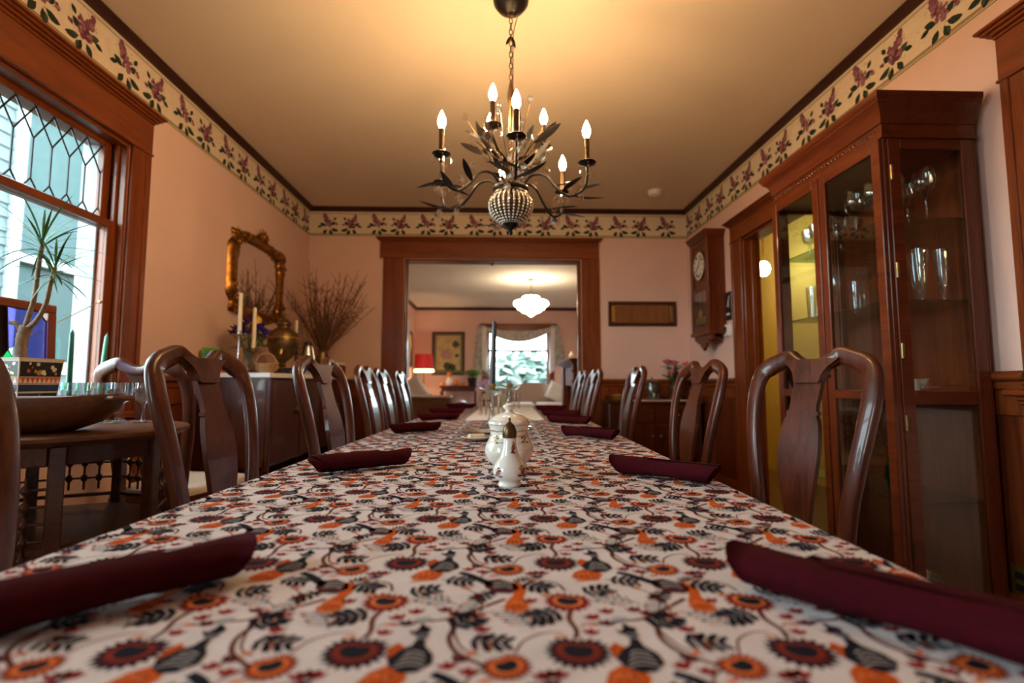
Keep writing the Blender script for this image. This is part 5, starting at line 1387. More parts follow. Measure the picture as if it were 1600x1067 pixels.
# bare branches in a tall vase
t = thing('branch_vase', 'tall vase of bare brown branches in the corner beside the mirror', 'branch vase', (-1.57, 4.66, ST))
MB().lathe([(.05, 0), (.055, .006), (.075, .09), (.062, .17), (.040, .21), (.052, .235), (.048, .235), (.036, .21), (0, .02)], 22).build('vase', 'dark_brass', t, 60)
rnd = random.Random(8)
for k in range(60):
    a = rnd.uniform(0, 2 * pi); sp = rnd.uniform(.03, .47); H_ = rnd.uniform(.70, 1.16) * (1 - sp * .45)
    ex, ey = sp * cos(a), sp * sin(a)
    if -1.57 + ex < XL + .05: ex = XL + .06 + 1.57 + rnd.uniform(0, .05)
    if 4.66 + ey > YB - .06: ey = YB - .07 - 4.66 - rnd.uniform(0, .05)
    mid = (ex * .55 + rnd.uniform(-.04, .04), ey * .55 + rnd.uniform(-.03, .03), .2 + (H_ - .2) * .55)
    pth = bez([(rnd.uniform(-.02, .02), rnd.uniform(-.02, .02), .05), (ex * .12, ey * .12, .24), mid, (ex, ey, H_)], 5)
    m_ = MB(); np_ = len(pth); m_.tube(pth, [.0060 - .0044 * i / np_ for i in range(np_)], 5)
    for q in range(6):
        i = rnd.randint(7, np_ - 3); p = pth[i]; d = Vector((rnd.uniform(-1, 1), rnd.uniform(-1, 1), rnd.uniform(.3, 1.3))).normalized(); L = rnd.uniform(.06, .17)
        e1 = p + d * L * .5 + Vector((rnd.uniform(-.012, .012), rnd.uniform(-.012, .012), 0)); e2 = p + d * L
        for e in (e1, e2):
            e.x = max(e.x, XL + .03 + 1.57); e.y = min(e.y, YB - .03 - 4.66)
        m_.tube([p, e1, e2], [.0030, .0022, .0012], 4)
    m_.build('branch', 'twig_bark', t, 60)

# ------------------------------------------------------------------ plant table by the window
PC = (-1.475, 1.74); PR = .40; PZ = .835
t = thing('lattice_table', 'dark round side table with turned lattice panels below the leaded window', 'table', (PC[0], PC[1], 0))
MB().lathe([(0, PZ - .030), (PR - .03, PZ - .030), (PR - .012, PZ - .022), (PR, PZ - .014), (PR, PZ - .004), (PR - .006, PZ), (0, PZ)], 64).build('table_top', bowlw, t, 40)
NP = 8; RP = .345
for k in range(NP):
    a = 2 * pi * k / NP; x, y = RP * cos(a), RP * sin(a)
    MB().box(-.018, .018, -.018, .018, .0, PZ - .030, .003, 0, Matrix.Translation((x, y, 0)) @ Matrix.Rotation(a, 4, 'Z')).build('leg', oldw, t)
    a2 = 2 * pi * (k + 1) / NP; x2, y2 = RP * cos(a2), RP * sin(a2)
    Lp = sqrt((x2 - x) ** 2 + (y2 - y) ** 2); ang = atan2(y2 - y, x2 - x); M_ = Matrix.Translation((x, y, 0)) @ Matrix.Rotation(ang, 4, 'Z')
    MB().box(.018, Lp - .018, -.011, .011, PZ - .085, PZ - .030, .003, 0, M_).build('apron', oldw, t)
    MB().box(.018, Lp - .018, -.011, .011, .30, .34, .003, 0, M_).build('rail', oldw, t)
    facing = k in (0, 1, 2, 3, 4)
    def lattice(z0, z1):
        lp = MB().box(.018, Lp - .018, -.009, .009, z0 - .012, z0, .002, 0, M_).build('lattice_panel', oldw, t)
        nx = 5; nz = max(2, round((z1 - z0) / .050)); sx = (Lp - .036) / nx; szz = (z1 - z0) / nz
        for i in range(1, nx):
            m_ = MB(); xx = .018 + sx * i; pr = []
            for j in range(nz + 1):
                zc = z0 + szz * j
                if j: pr.append((.004, zc - .014))
                if 0 < j < nz: pr += [(.0085, zc - .010), (.0135, zc), (.0085, zc + .010)]
                if j < nz: pr.append((.004, zc + .014))
            m_.lathe(pr, 8, 0, M_ @ Matrix.Translation((xx, 0, 0))); m_.build('spindle', oldw, lp, 60)
        for j in range(1, nz):
            m_ = MB(); m_.tube([(.018, 0, z0 + szz * j), (Lp - .018, 0, z0 + szz * j)], .004, 6, 0, M_); m_.build('cross_spindle', oldw, lp, 60)
    if k in (5, 6):      # near panels carry full-height lattice
        lattice(.36, PZ - .10)
    elif facing: lattice(PZ - .27, PZ - .10)
MB().prism([((RP - .005) * cos(2 * pi * k / NP), (RP - .005) * sin(2 * pi * k / NP)) for k in range(NP)], 'Z', .50, .525).build('lower_shelf', oldw, t)
# dough bowl
t = thing('dough_bowl', 'long shallow carved wooden dough bowl on the plant table', 'bowl', (-1.475, 1.605, PZ + .001), .06)
prof = [(0, .012, 0), (.45, .012, 0), (.60, .004, 0)]
vs = []; fs = []; n = 40
ringsb = [(.55, 0), (.80, .025), (.95, .062), (1.0, .098), (.985, .104), (.955, .098), (.90, .066), (.75, .034), (.5, .018), (.02, .014)]
for s_, z in ringsb:
    for i in range(n):
        a = 2 * pi * i / n; vs.append((.315 * s_ * math.copysign(abs(cos(a)) ** .85, cos(a)), 158e-3 * s_ * math.copysign(abs(sin(a)) ** .9, sin(a)), z + .012 * (abs(cos(a)) ** 4) * s_ * (z / .1)))
for j in range(len(ringsb) - 1):
    for i in range(n): fs.append((j * n + i, j * n + (i + 1) % n, (j + 1) * n + (i + 1) % n, (j + 1) * n + i))
fs.append(tuple(range(n - 1, -1, -1))); fs.append(tuple((len(ringsb) - 1) * n + i for i in range(n)))
MB().add(vs, fs).build('bowl', bowlw, t, 60)
for s in (-1, 1): MB().box(s * .300 - .03, s * .300 + .03, -.05, .05, .092, .108, .006).build('lug_handle', bowlw, t)
# planter with dracaena
PLX, PLY = -1.70, 1.885
t = thing('potted_dracaena', 'spiky dracaena in a square imari-patterned planter before the window', 'potted plant', (PLX, PLY, PZ + .001), R(-6)); t.scale = (.86, .86, 1)
vs = []
for s_, z in ((.075, 0), (.094, .225), (.098, .235), (.088, .235), (.084, .21)): vs += [(-s_, -s_, z), (s_, -s_, z), (s_, s_, z), (-s_, s_, z)]
fs = [(3, 2, 1, 0)] + [(j * 4 + i, j * 4 + (i + 1) % 4, (j + 1) * 4 + (i + 1) % 4, (j + 1) * 4 + i) for j in range(4) for i in range(4)] + [(16, 17, 18, 19)]
pot = MB().add(vs, fs).build('planter', 'imari_ivory', t, 20)
rnd = random.Random(2)
for face in range(4):      # painted imari decoration: bands, scrolls and blossoms
    Mf = Matrix.Rotation(face * pi / 2, 4, 'Z'); m_ = MB()
    def fp(u, z, o_): s_ = .075 + (.094 - .075) * z / .225; return Mf @ Vector((u * s_, -(s_ + o_), z))
    def q(u0, u1, z0, z1, mi, o_=.0006): m_.add([fp(u0, z0, o_), fp(u1, z0, o_), fp(u1, z1, o_), fp(u0, z1, o_)], [(0, 1, 2, 3)], mi)
    q(-.97, .97, .118, .142, 0); q(-.95, .95, .145, .168, 1); q(-.95, .95, .170, .222, 2); q(-.95, .95, .01, .112, 2)
    for k in range(9):
        u = -.9 + .22 * k; m_.add([fp(u - .1, .147, .001), fp(u + .1, .147, .001), fp(u, .166, .001)], [(0, 1, 2)], 3)
    for k in range(26):
        u = rnd.uniform(-.85, .85); z = rnd.choice((rnd.uniform(.178, .216), rnd.uniform(.02, .105))); r = rnd.uniform(.05, .14); mi = rnd.choice((3, 3, 4, 1, 3)); pts = []
        for i in range(7):
            a = 2 * pi * i / 7; rr = r * rnd.uniform(.7, 1.2); pts.append(fp(max(-.94, min(.94, u + rr * cos(a))), min(.22, max(.012, z + rr * .085 * sin(a))), .0012 + .00003 * k))
        m_.add(pts, [tuple(range(7))], mi)
    o = m_.build('painted_side', ['imari_blue', 'imari_red', 'black_plastic', 'imari_ivory', 'gold_trim'], pot, 0)
MB().prism([(-.083, -.083), (.083, -.083), (.083, .083), (-.083, .083)], 'Z', .20, .212).build('soil', 'soil', t, 0)
rnd = random.Random(17)
def trunk(pts, r0, r1):
    p = bez(pts, 6); m_ = MB(); nn = len(p); m_.tube(p, [(r0 + (r1 - r0) * i / nn) * (1 + .10 * (i % 2)) for i in range(nn)], 9); return p, m_.build('trunk', 'plant_stem', t, 60)
base_, _ = trunk([(.015, -.01, .20), (.005, -.01, .26), (.0, -.005, .31), (.01, 0, .35)], .018, .021)
tops = []
for pts in ([(.0, 0, .34), (.016, 0, .39), (.035, .0, .46), (.042, 0, .56), (.052, 0, .655)], [(.012, 0, .34), (.055, 0, .375), (.088, .0, .43), (.102, 0, .50), (.118, 0, .565)], [(.0, 0, .33), (-.03, -.01, .36), (-.05, -.015, .365)]):
    p, tr = trunk(pts, .0095, .0075); tops.append((p[-1], tr))
for (tp, tr), nl, Ls in zip(tops[:2], (30, 24), (.20, .17)):
    for k in range(nl):
        a = k * 2.4; el_ = 1.25 - 1.75 * (k / nl) + rnd.uniform(-.15, .15); L = Ls * rnd.uniform(.75, 1.1)
        m_ = MB(); leaf_mesh(m_, tp + Vector((0, 0, -.04 * k / nl)), (cos(a) * cos(el_), sin(a) * cos(el_), sin(el_)), L, .010, (0, 0, 1), .30, 0, 7, .0008); m_.build('leaf', 'leaf_green', tr, 60)
# stained glass panel leaning in the window
t = thing('stained_glass_panel', 'wood-framed stained glass panel leaning against the window behind the planter', 'stained glass', (XL + .035, 1.98, WZ0 + .001))
t.rotation_euler = (0, R(-2.5), 0)
hw, H_ = .265, .475
for nm, y0, y1, z0, z1 in (('frame', -hw, hw, 0, .035), ('frame', -hw, hw, H_ - .035, H_), ('frame', -hw, -hw + .04, .035, H_ - .035), ('frame', hw - .04, hw, .035, H_ - .035)):
    MB().box(-.012, .012, y0, y1, z0, z1, .003).build(nm, fir['Y'] if z1 - z0 < .05 else fir['Z'], t)
yl, yr, zb, zt = -hw + .04, hw - .04, .035, H_ - .035
panes = [('black', [(yl, zb + .10), (-.02, zb + .13), (.06, zb + .24), (.05, zt), (yl, zt)]), ('green', [(yl, zb), (-.06, zb), (.02, zb + .10), (.10, zb + .18), (.06, zb + .24), (-.02, zb + .13), (yl, zb + .10)]),
         ('blue', [(-.06, zb), (.06, zb), (.09, zb + .09), (.10, zb + .18), (.02, zb + .10)]), ('lime', [(.06, zb), (.155, zb), (.165, zb + .10), (.15, zb + .20), (.10, zb + .26), (.10, zb + .18), (.09, zb + .09)]),
         ('violet', [(.155, zb), (yr, zb), (yr, zt - .04), (.19, zt), (.09, zt), (.05, zt), (.06, zb + .24), (.10, zb + .26), (.15, zb + .20), (.165, zb + .10)])]
for c_, pl in panes:
    p = MB().prism(pl, 'X', -.002, .002).build('pane', 'stained_' + c_, t, 0)
    MB().tube([(0, y, z) for y, z in pl], .004, 5, closed=True).build('lead_came', 'lead', p)
# small glasses and green candles
k = 0
for i, (x, y) in enumerate(((-1.675, 2.075), (-1.60, 2.05), (-1.52, 2.05), (-1.44, 2.03), (-1.565, 1.97), (-1.485, 1.96), (-1.405, 1.955), (-1.33, 1.985))):
    put_glass('cordial', x, y, PZ + .001, 'small clear cordial glass behind the wooden bowl, ' + ['beside the planter, back row', 'second of the back row', 'third of the back row', 'last of the back row', 'beside the planter, front row', 'second of the front row', 'third of the front row', 'last of the front row'][i], 'cordial glasses on the plant table', s=1.42)
for lab, y, tl in (('green taper candle in a low holder beside the stained glass panel', 2.30, 3), ('green taper candle in a low holder by the window casing', 2.47, -2)):
    t = thing('green_candle', lab, 'candle', (XL + .055, y, WZ0 + .001))
    MB().lathe([(.028, 0), (.030, .004), (.012, .012), (.012, .03), (.015, .05), (.012, .05)], 16).build('holder', 'dark_brass', t, 50)
    c = MB().lathe([(.0115, .0), (.0105, .2), (.0085, .33), (.003, .345), (0, .347)], 14).build('taper', 'green_wax', t, 50); c.location = (0, 0, .03); c.rotation_euler = (R(tl), R(2), 0)
    MB().tube([(0, 0, .34), (0, 0, .356)], .001, 5).build('wick', 'black_iron', c)

# ------------------------------------------------------------------ living room beyond the opening
VX0, VX1, VZ0, VZ1 = -.21, 1.235, .75, 2.24      # far window opening
w = MB()
w.box(XL - T, VX0, YD, YD + .18, 0, ZC, 0); w.box(VX1, XR + T, YD, YD + .18, 0, ZC, 0); w.box(VX0, VX1, YD, YD + .18, 0, VZ0, 0); w.box(VX0, VX1, YD, YD + .18, VZ1, ZC, 0)
struct('wall_far', w, 'wall_paint', 'peach painted far wall of the living room around its window', 'wall')
LY0, LY1 = 9.3, 10.5
w = MB(); w.box(XL - T, XL, YB + .16, LY0, 0, ZC, 0); w.box(XL - T, XL, LY1, YD, 0, ZC, 0); w.box(XL - T, XL, LY0, LY1, 0, .8, 0); w.box(XL - T, XL, LY0, LY1, 2.15, ZC, 0)
struct('wall_living_left', w, 'wall_paint', 'peach painted living room wall with the curtained side window', 'wall')
struct('wall_living_right', MB().box(XR, XR + .12, YB + .16, YD, 0, ZC, 0), 'wall_paint', 'peach painted living room wall behind the mantel', 'wall')
def frame_win(name, label, axis, a0, a1, f, z0, z1, inn_, cw=.12, meet=None):
    "inn_ = direction into the room"
    t = thing(name, label, 'window', kind='structure')
    def bx(nm, u0, u1, d0, d1, w0, w1, mat, p=t, b=.003):
        if axis == 'X': return MB().box(u0, u1, f + inn_ * d0, f + inn_ * d1, w0, w1, b).build(nm, mat, p)
        return MB().box(f + inn_ * d0, f + inn_ * d1, u0, u1, w0, w1, b).build(nm, mat, p)
    ax = axis
    for u0, u1 in ((a0 - cw, a0), (a1, a1 + cw)): bx('casing', u0, u1, 0, .022, z0 - .02, z1, fir['Z'])
    bx('head_casing', a0 - cw - .02, a1 + cw + .02, 0, .03, z1, z1 + .13, fir[ax]); bx('head_cap', a0 - cw - .06, a1 + cw + .06, 0, .06, z1 + .13, z1 + .165, fir[ax])
    bx('sill', a0 - cw - .03, a1 + cw + .03, -.15, .06, z0 - .03, z0, fir[ax])
    mz = meet or (z0 + z1) / 2
    for nm, w0, w1, dd in (('upper_sash', mz, z1, -.10), ('lower_sash', z0, mz, -.07)):
        p = bx(nm, a0, a0 + .05, dd - .015, dd + .015, w0, w1, fir['Z']); bx('stile', a1 - .05, a1, dd - .015, dd + .015, w0, w1, fir['Z'], p)
        bx('rail', a0 + .05, a1 - .05, dd - .015, dd + .015, w0, w0 + .035, fir[ax], p); bx('rail', a0 + .05, a1 - .05, dd - .015, dd + .015, w1 - .035, w1, fir[ax], p)
        bx('pane', a0 + .05, a1 - .05, dd - .002, dd + .002, w0 + .035, w1 - .035, 'window_glass', p, 0)
    return t
frame_win('window_2', 'wide living room window with wood casing behind the sofa', 'X', VX0, VX1, YD, VZ0, VZ1, -1, .13, 1.77)
frame_win('added_fill_window', 'unseen wood-cased window added beside the camera for fill daylight on the near table', 'Y', NY0, NY1, XL, WZ0, WZ1, 1)  # out-of-view window put in to brighten the near end of the table
frame_win('window_4', 'curtained side window in the living room by the red lamp', 'Y', LY0, LY1, XL, .8, 2.15, 1)
# swag and jabots
def cloth_strip(name, label, pts_top, pts_bot, mat, folds, depth, nrm, cat='curtain'):
    n = 48; vs = []; fs = []; m = 10
    for i in range(n + 1):
        f_ = i / n
        def samp(P):
            k = f_ * (len(P) - 1); a = int(min(k, len(P) - 2)); return Vector(P[a]).lerp(Vector(P[a + 1]), k - a)
        A, B = samp(pts_top), samp(pts_bot); o_ = Vector(nrm) * (depth * (.5 + .5 * sin(f_ * folds * 2 * pi)))
        for j in range(m + 1): vs.append(A.lerp(B, j / m) + o_ * (.4 + .6 * j / m))
    for i in range(n):
        for j in range(m): fs.append((i * (m + 1) + j, (i + 1) * (m + 1) + j, (i + 1) * (m + 1) + j + 1, i * (m + 1) + j + 1))
    o = MB().add(vs, fs).build(name, mat, None, 60)
    so = o.modifiers.new('thickness', 'SOLIDIFY'); so.thickness = .004
    tag(o, label, cat); return o
yc = YD - .075
sw_t = [(VX0 - .14 + (VX1 - VX0 + .28) * k / 12, yc, 2.34 - .13 * sin(pi * k / 12) * (1 if True else 0)) for k in range(13)]
sw_b = [(VX0 - .14 + (VX1 - VX0 + .28) * k / 12, yc - .03, 2.30 - .34 * sin(pi * k / 12) ** .8) for k in range(13)]
# the swag dips below its rod leaving a slot of daylight in the middle
cloth_strip('window_swag', 'grey swag valance draped across the living room window', sw_t, sw_b, 'drape_grey', 3, .03, (0, -1, 0), 'valance')
for s, x0, lab in ((-1, VX0 - .03, 'patterned grey curtain tail hanging left of the living room window'), (1, VX1 + .03, 'patterned grey curtain tail hanging on the mantel side of the window')):
    tp = [(x0 + s * .02, yc - .03, 2.36), (x0 + s * .20, yc - .03, 2.36)]
    bt = [(x0 - s * .04, yc - .03, 1.30), (x0 + s * .16, yc - .03, 1.42), (x0 + s * .34, yc - .03, 1.60 if s > 0 else 1.10)]
    cloth_strip('curtain_tail', lab, tp, bt, 'drape_grey', 5, .05, (0, -1, 0))
    cloth_strip('curtain_lining', lab.replace('patterned grey curtain tail', 'white curtain lining'), [(x0, yc - .10, 2.30), (x0 + s * .10, yc - .10, 2.30)], [(x0 - s * .03, yc - .10, 1.22), (x0 + s * .09, yc - .10, 1.30)], 'drape_white', 2, .04, (0, -1, 0))
cloth_strip('side_curtain', 'pale patterned curtain at the side window by the red lamp', [(XL + .10, 9.2, 2.3), (XL + .10, 10.6, 2.3)], [(XL + .10, 9.35, 1.1), (XL + .10, 10.45, 1.1)], 'drape_white', 9, .07, (1, 0, 0))
# pictures
def picture(name, label, loc, w_, h_, axis='Y', art=True):
    t = thing(name, label, 'picture', loc)
    if axis == 'X': t.rotation_euler = (0, 0, pi / 2)
    for x0, x1, z0, z1 in ((-w_ / 2, w_ / 2, h_ / 2 - .045, h_ / 2), (-w_ / 2, w_ / 2, -h_ / 2, -h_ / 2 + .045), (-w_ / 2, -w_ / 2 + .045, -h_ / 2 + .045, h_ / 2 - .045), (w_ / 2 - .045, w_ / 2, -h_ / 2 + .045, h_ / 2 - .045)):
        MB().box(x0, x1, -.03, 0, z0, z1, .006).build('frame', oldw, t)
    MB().box(-w_ / 2 + .045, w_ / 2 - .045, -.012, -.004, -h_ / 2 + .045, h_ / 2 - .045, 0).build('mat_board', 'art_green', t, 0)
    a = MB().box(-w_ / 2 + .10, w_ / 2 - .10, -.0135, -.011, -h_ / 2 + .12, h_ / 2 - .09, 0).build('print', 'art_paper', t, 0)
    if art:
        rnd = random.Random(9)
        for cx, cz, r, mt in ((-.03, -.02, .15, 'rose_ink'), (.17, .22, .09, 'dark_ink'), (-.02, -.30, .10, 'dark_ink'), (.10, -.33, .09, 'dark_ink'), (.2, -.05, .05, 'dark_ink')):
            m_ = MB(); pts = [(cx + r * rnd.uniform(.75, 1.1) * cos(2 * pi * i / 18), -.0142, cz + r * rnd.uniform(.75, 1.1) * sin(2 * pi * i / 18)) for i in range(18)]
            m_.add(pts, [tuple(range(18))]); m_.build('painted_bloom', mt, a, 0)
    return t
picture('framed_print', 'large framed peony print in green mat on the living room wall', (-1.138, YD, 1.70), .77, 1.02)
picture('framed_print', 'narrow dark framed picture beside the curtained side window', (XL, 11.3, 1.75), .5, .8, 'X', False)
picture('framed_print', 'dark framed picture above the living room mantel', (XR, 9.8, 2.0), .7, .7, 'X', False).rotation_euler = (0, 0, -pi / 2)
# red lamp on the end table
t = thing('end_table', 'small dark end table carrying the red-shaded lamp', 'table', (-1.60, 11.45, 0))
MB().box(-.25, .25, -.22, .22, .66, .70, .006).build('table_top', mahog['X'], t)
for x in (-.21, .21):
    for y in (-.18, .18): MB().box(x - .02, x + .02, y - .02, y + .02, 0, .66, .004).build('leg', mahog['Z'], t)
t = thing('table_lamp', 'table lamp with glowing red shade in the living room corner', 'lamp', (-1.60, 11.35, .701))
MB().lathe([(.09, 0), (.095, .01), (.03, .03), (.014, .06), (.012, .55), (.018, .62)], 16).build('base', 'dark_brass', t, 50)
MB().lathe([(.215, .60), (.195, .60 + .335)], 28).build('shade', 'lamp_shade_red', t, 50)
bt = t.children[-1]
me = bt.data
bm_faces = [p for p in me.polygons if len(p.vertices) > 4]
import bmesh
bm = bmesh.new(); bm.from_mesh(me); bmesh.ops.delete(bm, geom=[f for f in bm.faces if len(f.verts) > 4], context='FACES_ONLY'); bm.to_mesh(me); bm.free()
MB().lathe([(.216, .545), (.212, .600)], 28, cap=False).build('glow_band', 'lamp_glow', t, 50)
MB().ball((0, 0, .70), .035, 10).build('bulb', emitter('lamp_bulb', (1, .66, .34), 260), t)
# console with pumpkins
t = thing('console_table', 'dark console table with little pumpkins beneath the peony print', 'table', (-.86, 11.75, 0))
MB().box(-.42, .42, -.18, .18, .90, .94, .006).build('table_top', mahog['X'], t); MB().box(-.38, .38, -.15, .15, .82, .90, .004).build('apron', mahog['X'], t)
for x in (-.38, .38):
    for y in (-.14, .14): MB().box(x - .022, x + .022, y - .022, y + .022, 0, .82, .004).build('leg', mahog['Z'], t)
def pumpkin(label, loc, r):
    t = thing('pumpkin', label, 'pumpkin', loc, group='pumpkins on the console')
    MB().lathe([(0, .0), (r * .5, .003), (r * .95, r * .35), (r, r * .75), (r * .8, r * 1.2), (r * .3, r * 1.42), (0, r * 1.36)], 20, flute=.05).build('fruit', 'pumpkin', t, 60)
    MB().tube([(0, 0, r * 1.35), (.01, 0, r * 1.7)], .010, 6).build('stalk', 'plant_stem', t)
for lab, x, r in (('small pumpkin on the console next to the red lamp', -1.22, .055), ('larger pumpkin in the middle of the console', -.92, .08), ('small pumpkin on the console next to the fern', -.76, .05)): pumpkin(lab, (x, 11.70, .941), r)
t = thing('figurine_jug', 'pale jug topped by an orange ball on the console', 'jug', (-1.08, 11.80, .941))
MB().lathe([(.06, 0), (.075, .02), (.08, .10), (.05, .17), (.035, .20)], 18).build('body', 'white_petal', t, 60); MB().ball((0, 0, .26), .065, 12).build('orange_ball', 'pumpkin', t, 60)
# fern and orchid
def frond_plant(name, label, loc, pot_mat, n_, L, mat, seed, extra=None, hz=.25, st=None):
    t = thing(name, label, 'potted plant', loc); rnd = random.Random(seed)
    MB().lathe([(.085, 0), (.09, .01), (.12, hz - .02), (.125, hz), (.11, hz), (.1, hz - .03), (0, hz - .03)], 20).build('pot', pot_mat, t, 50)
    for k in range(n_):
        a = k * 2.399; el_ = rnd.uniform(.25, 1.3); m_ = MB()
        pth = bez([(0, 0, hz - .03), (.4 * L * cos(a) * cos(el_), .4 * L * sin(a) * cos(el_), hz + .45 * L * sin(el_) + .05), (L * cos(a) * cos(el_ * .7), L * sin(a) * cos(el_ * .7), hz + .45 * L * sin(el_))], 6)
        m_.tube(pth, .003, 4)
        for i in range(3, len(pth)):
            for s in (-1, 1):
                d = Vector((-sin(a) * s + cos(a) * .4, cos(a) * s + sin(a) * .4, .1)); leaf_mesh(m_, pth[i], d, .10 * (1.25 - i / len(pth)), .028, (0, 0, 1), .25, 0, 3)
        m_.build('frond', mat, t, 60)
    return t
frond_plant('potted_fern', 'bright green fern in a dark pot on the console end', (-.54, 11.66, .941), 'black_iron', 26, .30, 'fern_green', 5, hz=.18)
t = thing('plant_stand', 'small dark plant stand under the orchid by the sofa', 'stand', (-.22, 11.5, 0))
MB().lathe([(.16, .60), (.16, .63), (0, .63)], 22).build('top', mahog['X'], t)
for k in range(3): MB().tube([(.12 * cos(k * 2.1), .12 * sin(k * 2.1), .60), (.15 * cos(k * 2.1), .15 * sin(k * 2.1), 0)], .014, 8).build('leg', mahog['Z'], t)
t = thing('orchid', 'pale lilac orchid in a white pot between fern and sofa', 'potted plant', (-.22, 11.5, .631))
MB().lathe([(.06, 0), (.065, .01), (.08, .13), (.07, .13), (0, .11)], 18).build('pot', 'white_plastic', t, 50)
rnd = random.Random(12)
for k in range(12):
    a = k * 2.4; r = rnd.uniform(.06, .20); p = Vector((r * cos(a), r * sin(a), rnd.uniform(.22, .44)))
    st = MB().tube(bez([(0, 0, .10), (p.x * .4, p.y * .4, .25), p], 4), .003, 5).build('stem', 'leaf_green', t); m_ = MB()
    for q in range(5): leaf_mesh(m_, p, (cos(q * 1.257), -.4, sin(q * 1.257)), .06, .045, (0, -1, 0), .15, 0, 4)
    m_.build('bloom', 'orchid_petal', st, 60)
# camelback sofa
t = thing('camelback_sofa', 'beige camelback sofa with white seat cushions under the living room window', 'sofa', (.84, 11.35, 0))
out_ = [(-.74, .30), (.74, .30)] + [(.74 - 1.48 * k / 24, .86 + .16 * (.5 - .5 * cos(2 * pi * k / 24)) + .03 * abs(cos(pi * k / 24))) for k in range(25)]
MB().prism(out_, 'Y', .30, .44).build('backrest', 'sofa_fabric', t, 40)
MB().box(-.76, .76, -.36, .40, .14, .42, .03).build('base', 'sofa_fabric', t, 50)
for x in (-.37, .37): MB().box(x - .355, x + .355, -.38, .30, .42, .58, .05).build('seat_cushion', 'white_fabric', t, 60)
for s in (-1, 1):
    m_ = MB(); m_.tube([(s * .80, -.38, .66), (s * .80, .40, .70)], .105, 18); m_.box(s * .80 - .07, s * .80 + .07, -.36, .40, .14, .66, .02); m_.build('arm', 'brown_fabric' if s > 0 else 'sofa_fabric', t, 50)
    for y in (-.33, .36): MB().lathe([(.02, 0), (.03, .14)], 10, 0, Matrix.Translation((s * .72, y, 0))).build('leg', mahog['Z'], t)
def pillow(name, label, loc, rot_, w_, h_, mat):
    n = 12; vs = []; fs = []
    for sgn in (-1, 1):
        for j in range(n + 1):
            for i in range(n + 1):
                u, v = i / n * 2 - 1, j / n * 2 - 1; th = .075 * (max(0, (1 - u ** 4) * (1 - v ** 4))) ** .5
                k = 1 - .06 * (u * u * (1 - v * v) * 0 + (1 - u * u) * 0); vs.append((u * w_ / 2 * (1 - .05 * (1 - v * v)), sgn * th, v * h_ / 2 * (1 - .05 * (1 - u * u))))
    N = (n + 1) ** 2
    for j in range(n):
        for i in range(n):
            a = j * (n + 1) + i; fs.append((a, a + 1, a + n + 2, a + n + 1)); fs.append((N + a, N + a + n + 1, N + a + n + 2, N + a + 1))
    o = MB().add(vs, fs).build(name, mat, None, 80); o.location = loc; o.rotation_euler = rot_; tag(o, label, 'pillow'); return o
pillow('throw_pillow', 'white pillow leaning at the mantel end of the sofa', (1.33, 11.44, .80), (R(-20), R(28), 0), .42, .42, 'white_fabric')
# armchair with wooden arms
t = thing('armchair', 'brown upholstered armchair with wooden arms just beyond the opening', 'armchair', (-.86, 7.3, 0), R(-12))
MB().box(-.30, .30, -.30, -.18, .30, .80, .03).build('backrest', 'brown_fabric', t, 50); MB().box(-.29, .29, -.20, .34, .30, .46, .04).build('seat', 'brown_fabric', t, 50)
MB().box(-.31, .31, -.31, -.17, .795, .825, .01).build('top_rail', 'white_fabric', t)
for s in (-1, 1):
    MB().tube(bez([(s * .33, -.26, .70), (s * .35, .0, .72), (s * .35, .22, .715), (s * .35, .30, .69)], 5), .024, 10).build('arm', oldw, t, 60)
    MB().tube([(s * .34, .25, .71), (s * .33, .27, .40), (s * .31, .30, 0)], .022, 8).build('leg', oldw, t, 60); MB().tube([(s * .29, -.24, .40), (s * .29, -.30, 0)], .022, 8).build('leg', oldw, t, 60)
pillow('throw_pillow', 'grey patterned cushion on the brown armchair', (-.80, 7.32, .64), (R(-15), 0, R(-12)), .40, .36, 'grey_fabric')
# long pale settee by the side window
t = thing('settee', 'white settee along the living room side wall by the curtain', 'sofa', (-1.42, 8.6, 0), R(-90))
MB().box(-.7, .7, -.36, .36, .12, .42, .04).build('base', 'white_fabric', t, 50); MB().box(-.7, .7, -.42, -.26, .40, .94, .05).build('backrest', 'white_fabric', t, 50)
for s in (-1, 1): MB().box(s * .66 - .09, s * .66 + .09, -.38, .38, .30, .66, .06).build('arm', 'white_fabric', t, 50)
pillow('throw_pillow', 'white pillow slanting on the settee behind the last chair', (-1.30, 8.1, .86), (R(0), R(-35), R(10)), .42, .42, 'white_fabric')
# mantel
t = thing('mantelpiece', 'carved dark wood mantelpiece at the living room side wall', 'mantelpiece', (XR, 9.6, 0))
MB().box(-.66, 0, -.80, -.55, 0, 1.30, .006).build('pilaster', mantelw, t); MB().box(-.66, 0, .55, .80, 0, 1.30, .006).build('pilaster', mantelw, t)
MB().box(-.62, 0, -.55, .55, .95, 1.30, .006).build('frieze', mantelw, t); MB().box(-.25, 0, -.55, .55, 0, .95, 0).build('firebox', 'black_plaster', t)
mb = MB()
for k in range(4): mb.box(-.66 - .025 * k, 0, -.80 - .02 * k, .80 + .02 * k, 1.30 + .03 * k, 1.335 + .03 * k, .006)
mb.build('shelf', mantelw, t)
for z in (1.02, 1.20): MB().box(-.685, -.66, -.81, -.54, z, z + .03, .006).build('moulding', 'silver' if False else mantelw, t)
t = thing('china_jar', 'small white jar at the end of the living room mantel shelf', 'jar', (XR - .68, 8.86, 1.426))
MB().lathe([(.03, 0), (.045, .03), (.035, .08), (.02, .09)], 14).build('body', 'porcelain', t, 60); MB().ball((0, 0, .10), .022, 10).build('lid', 'porcelain', t)
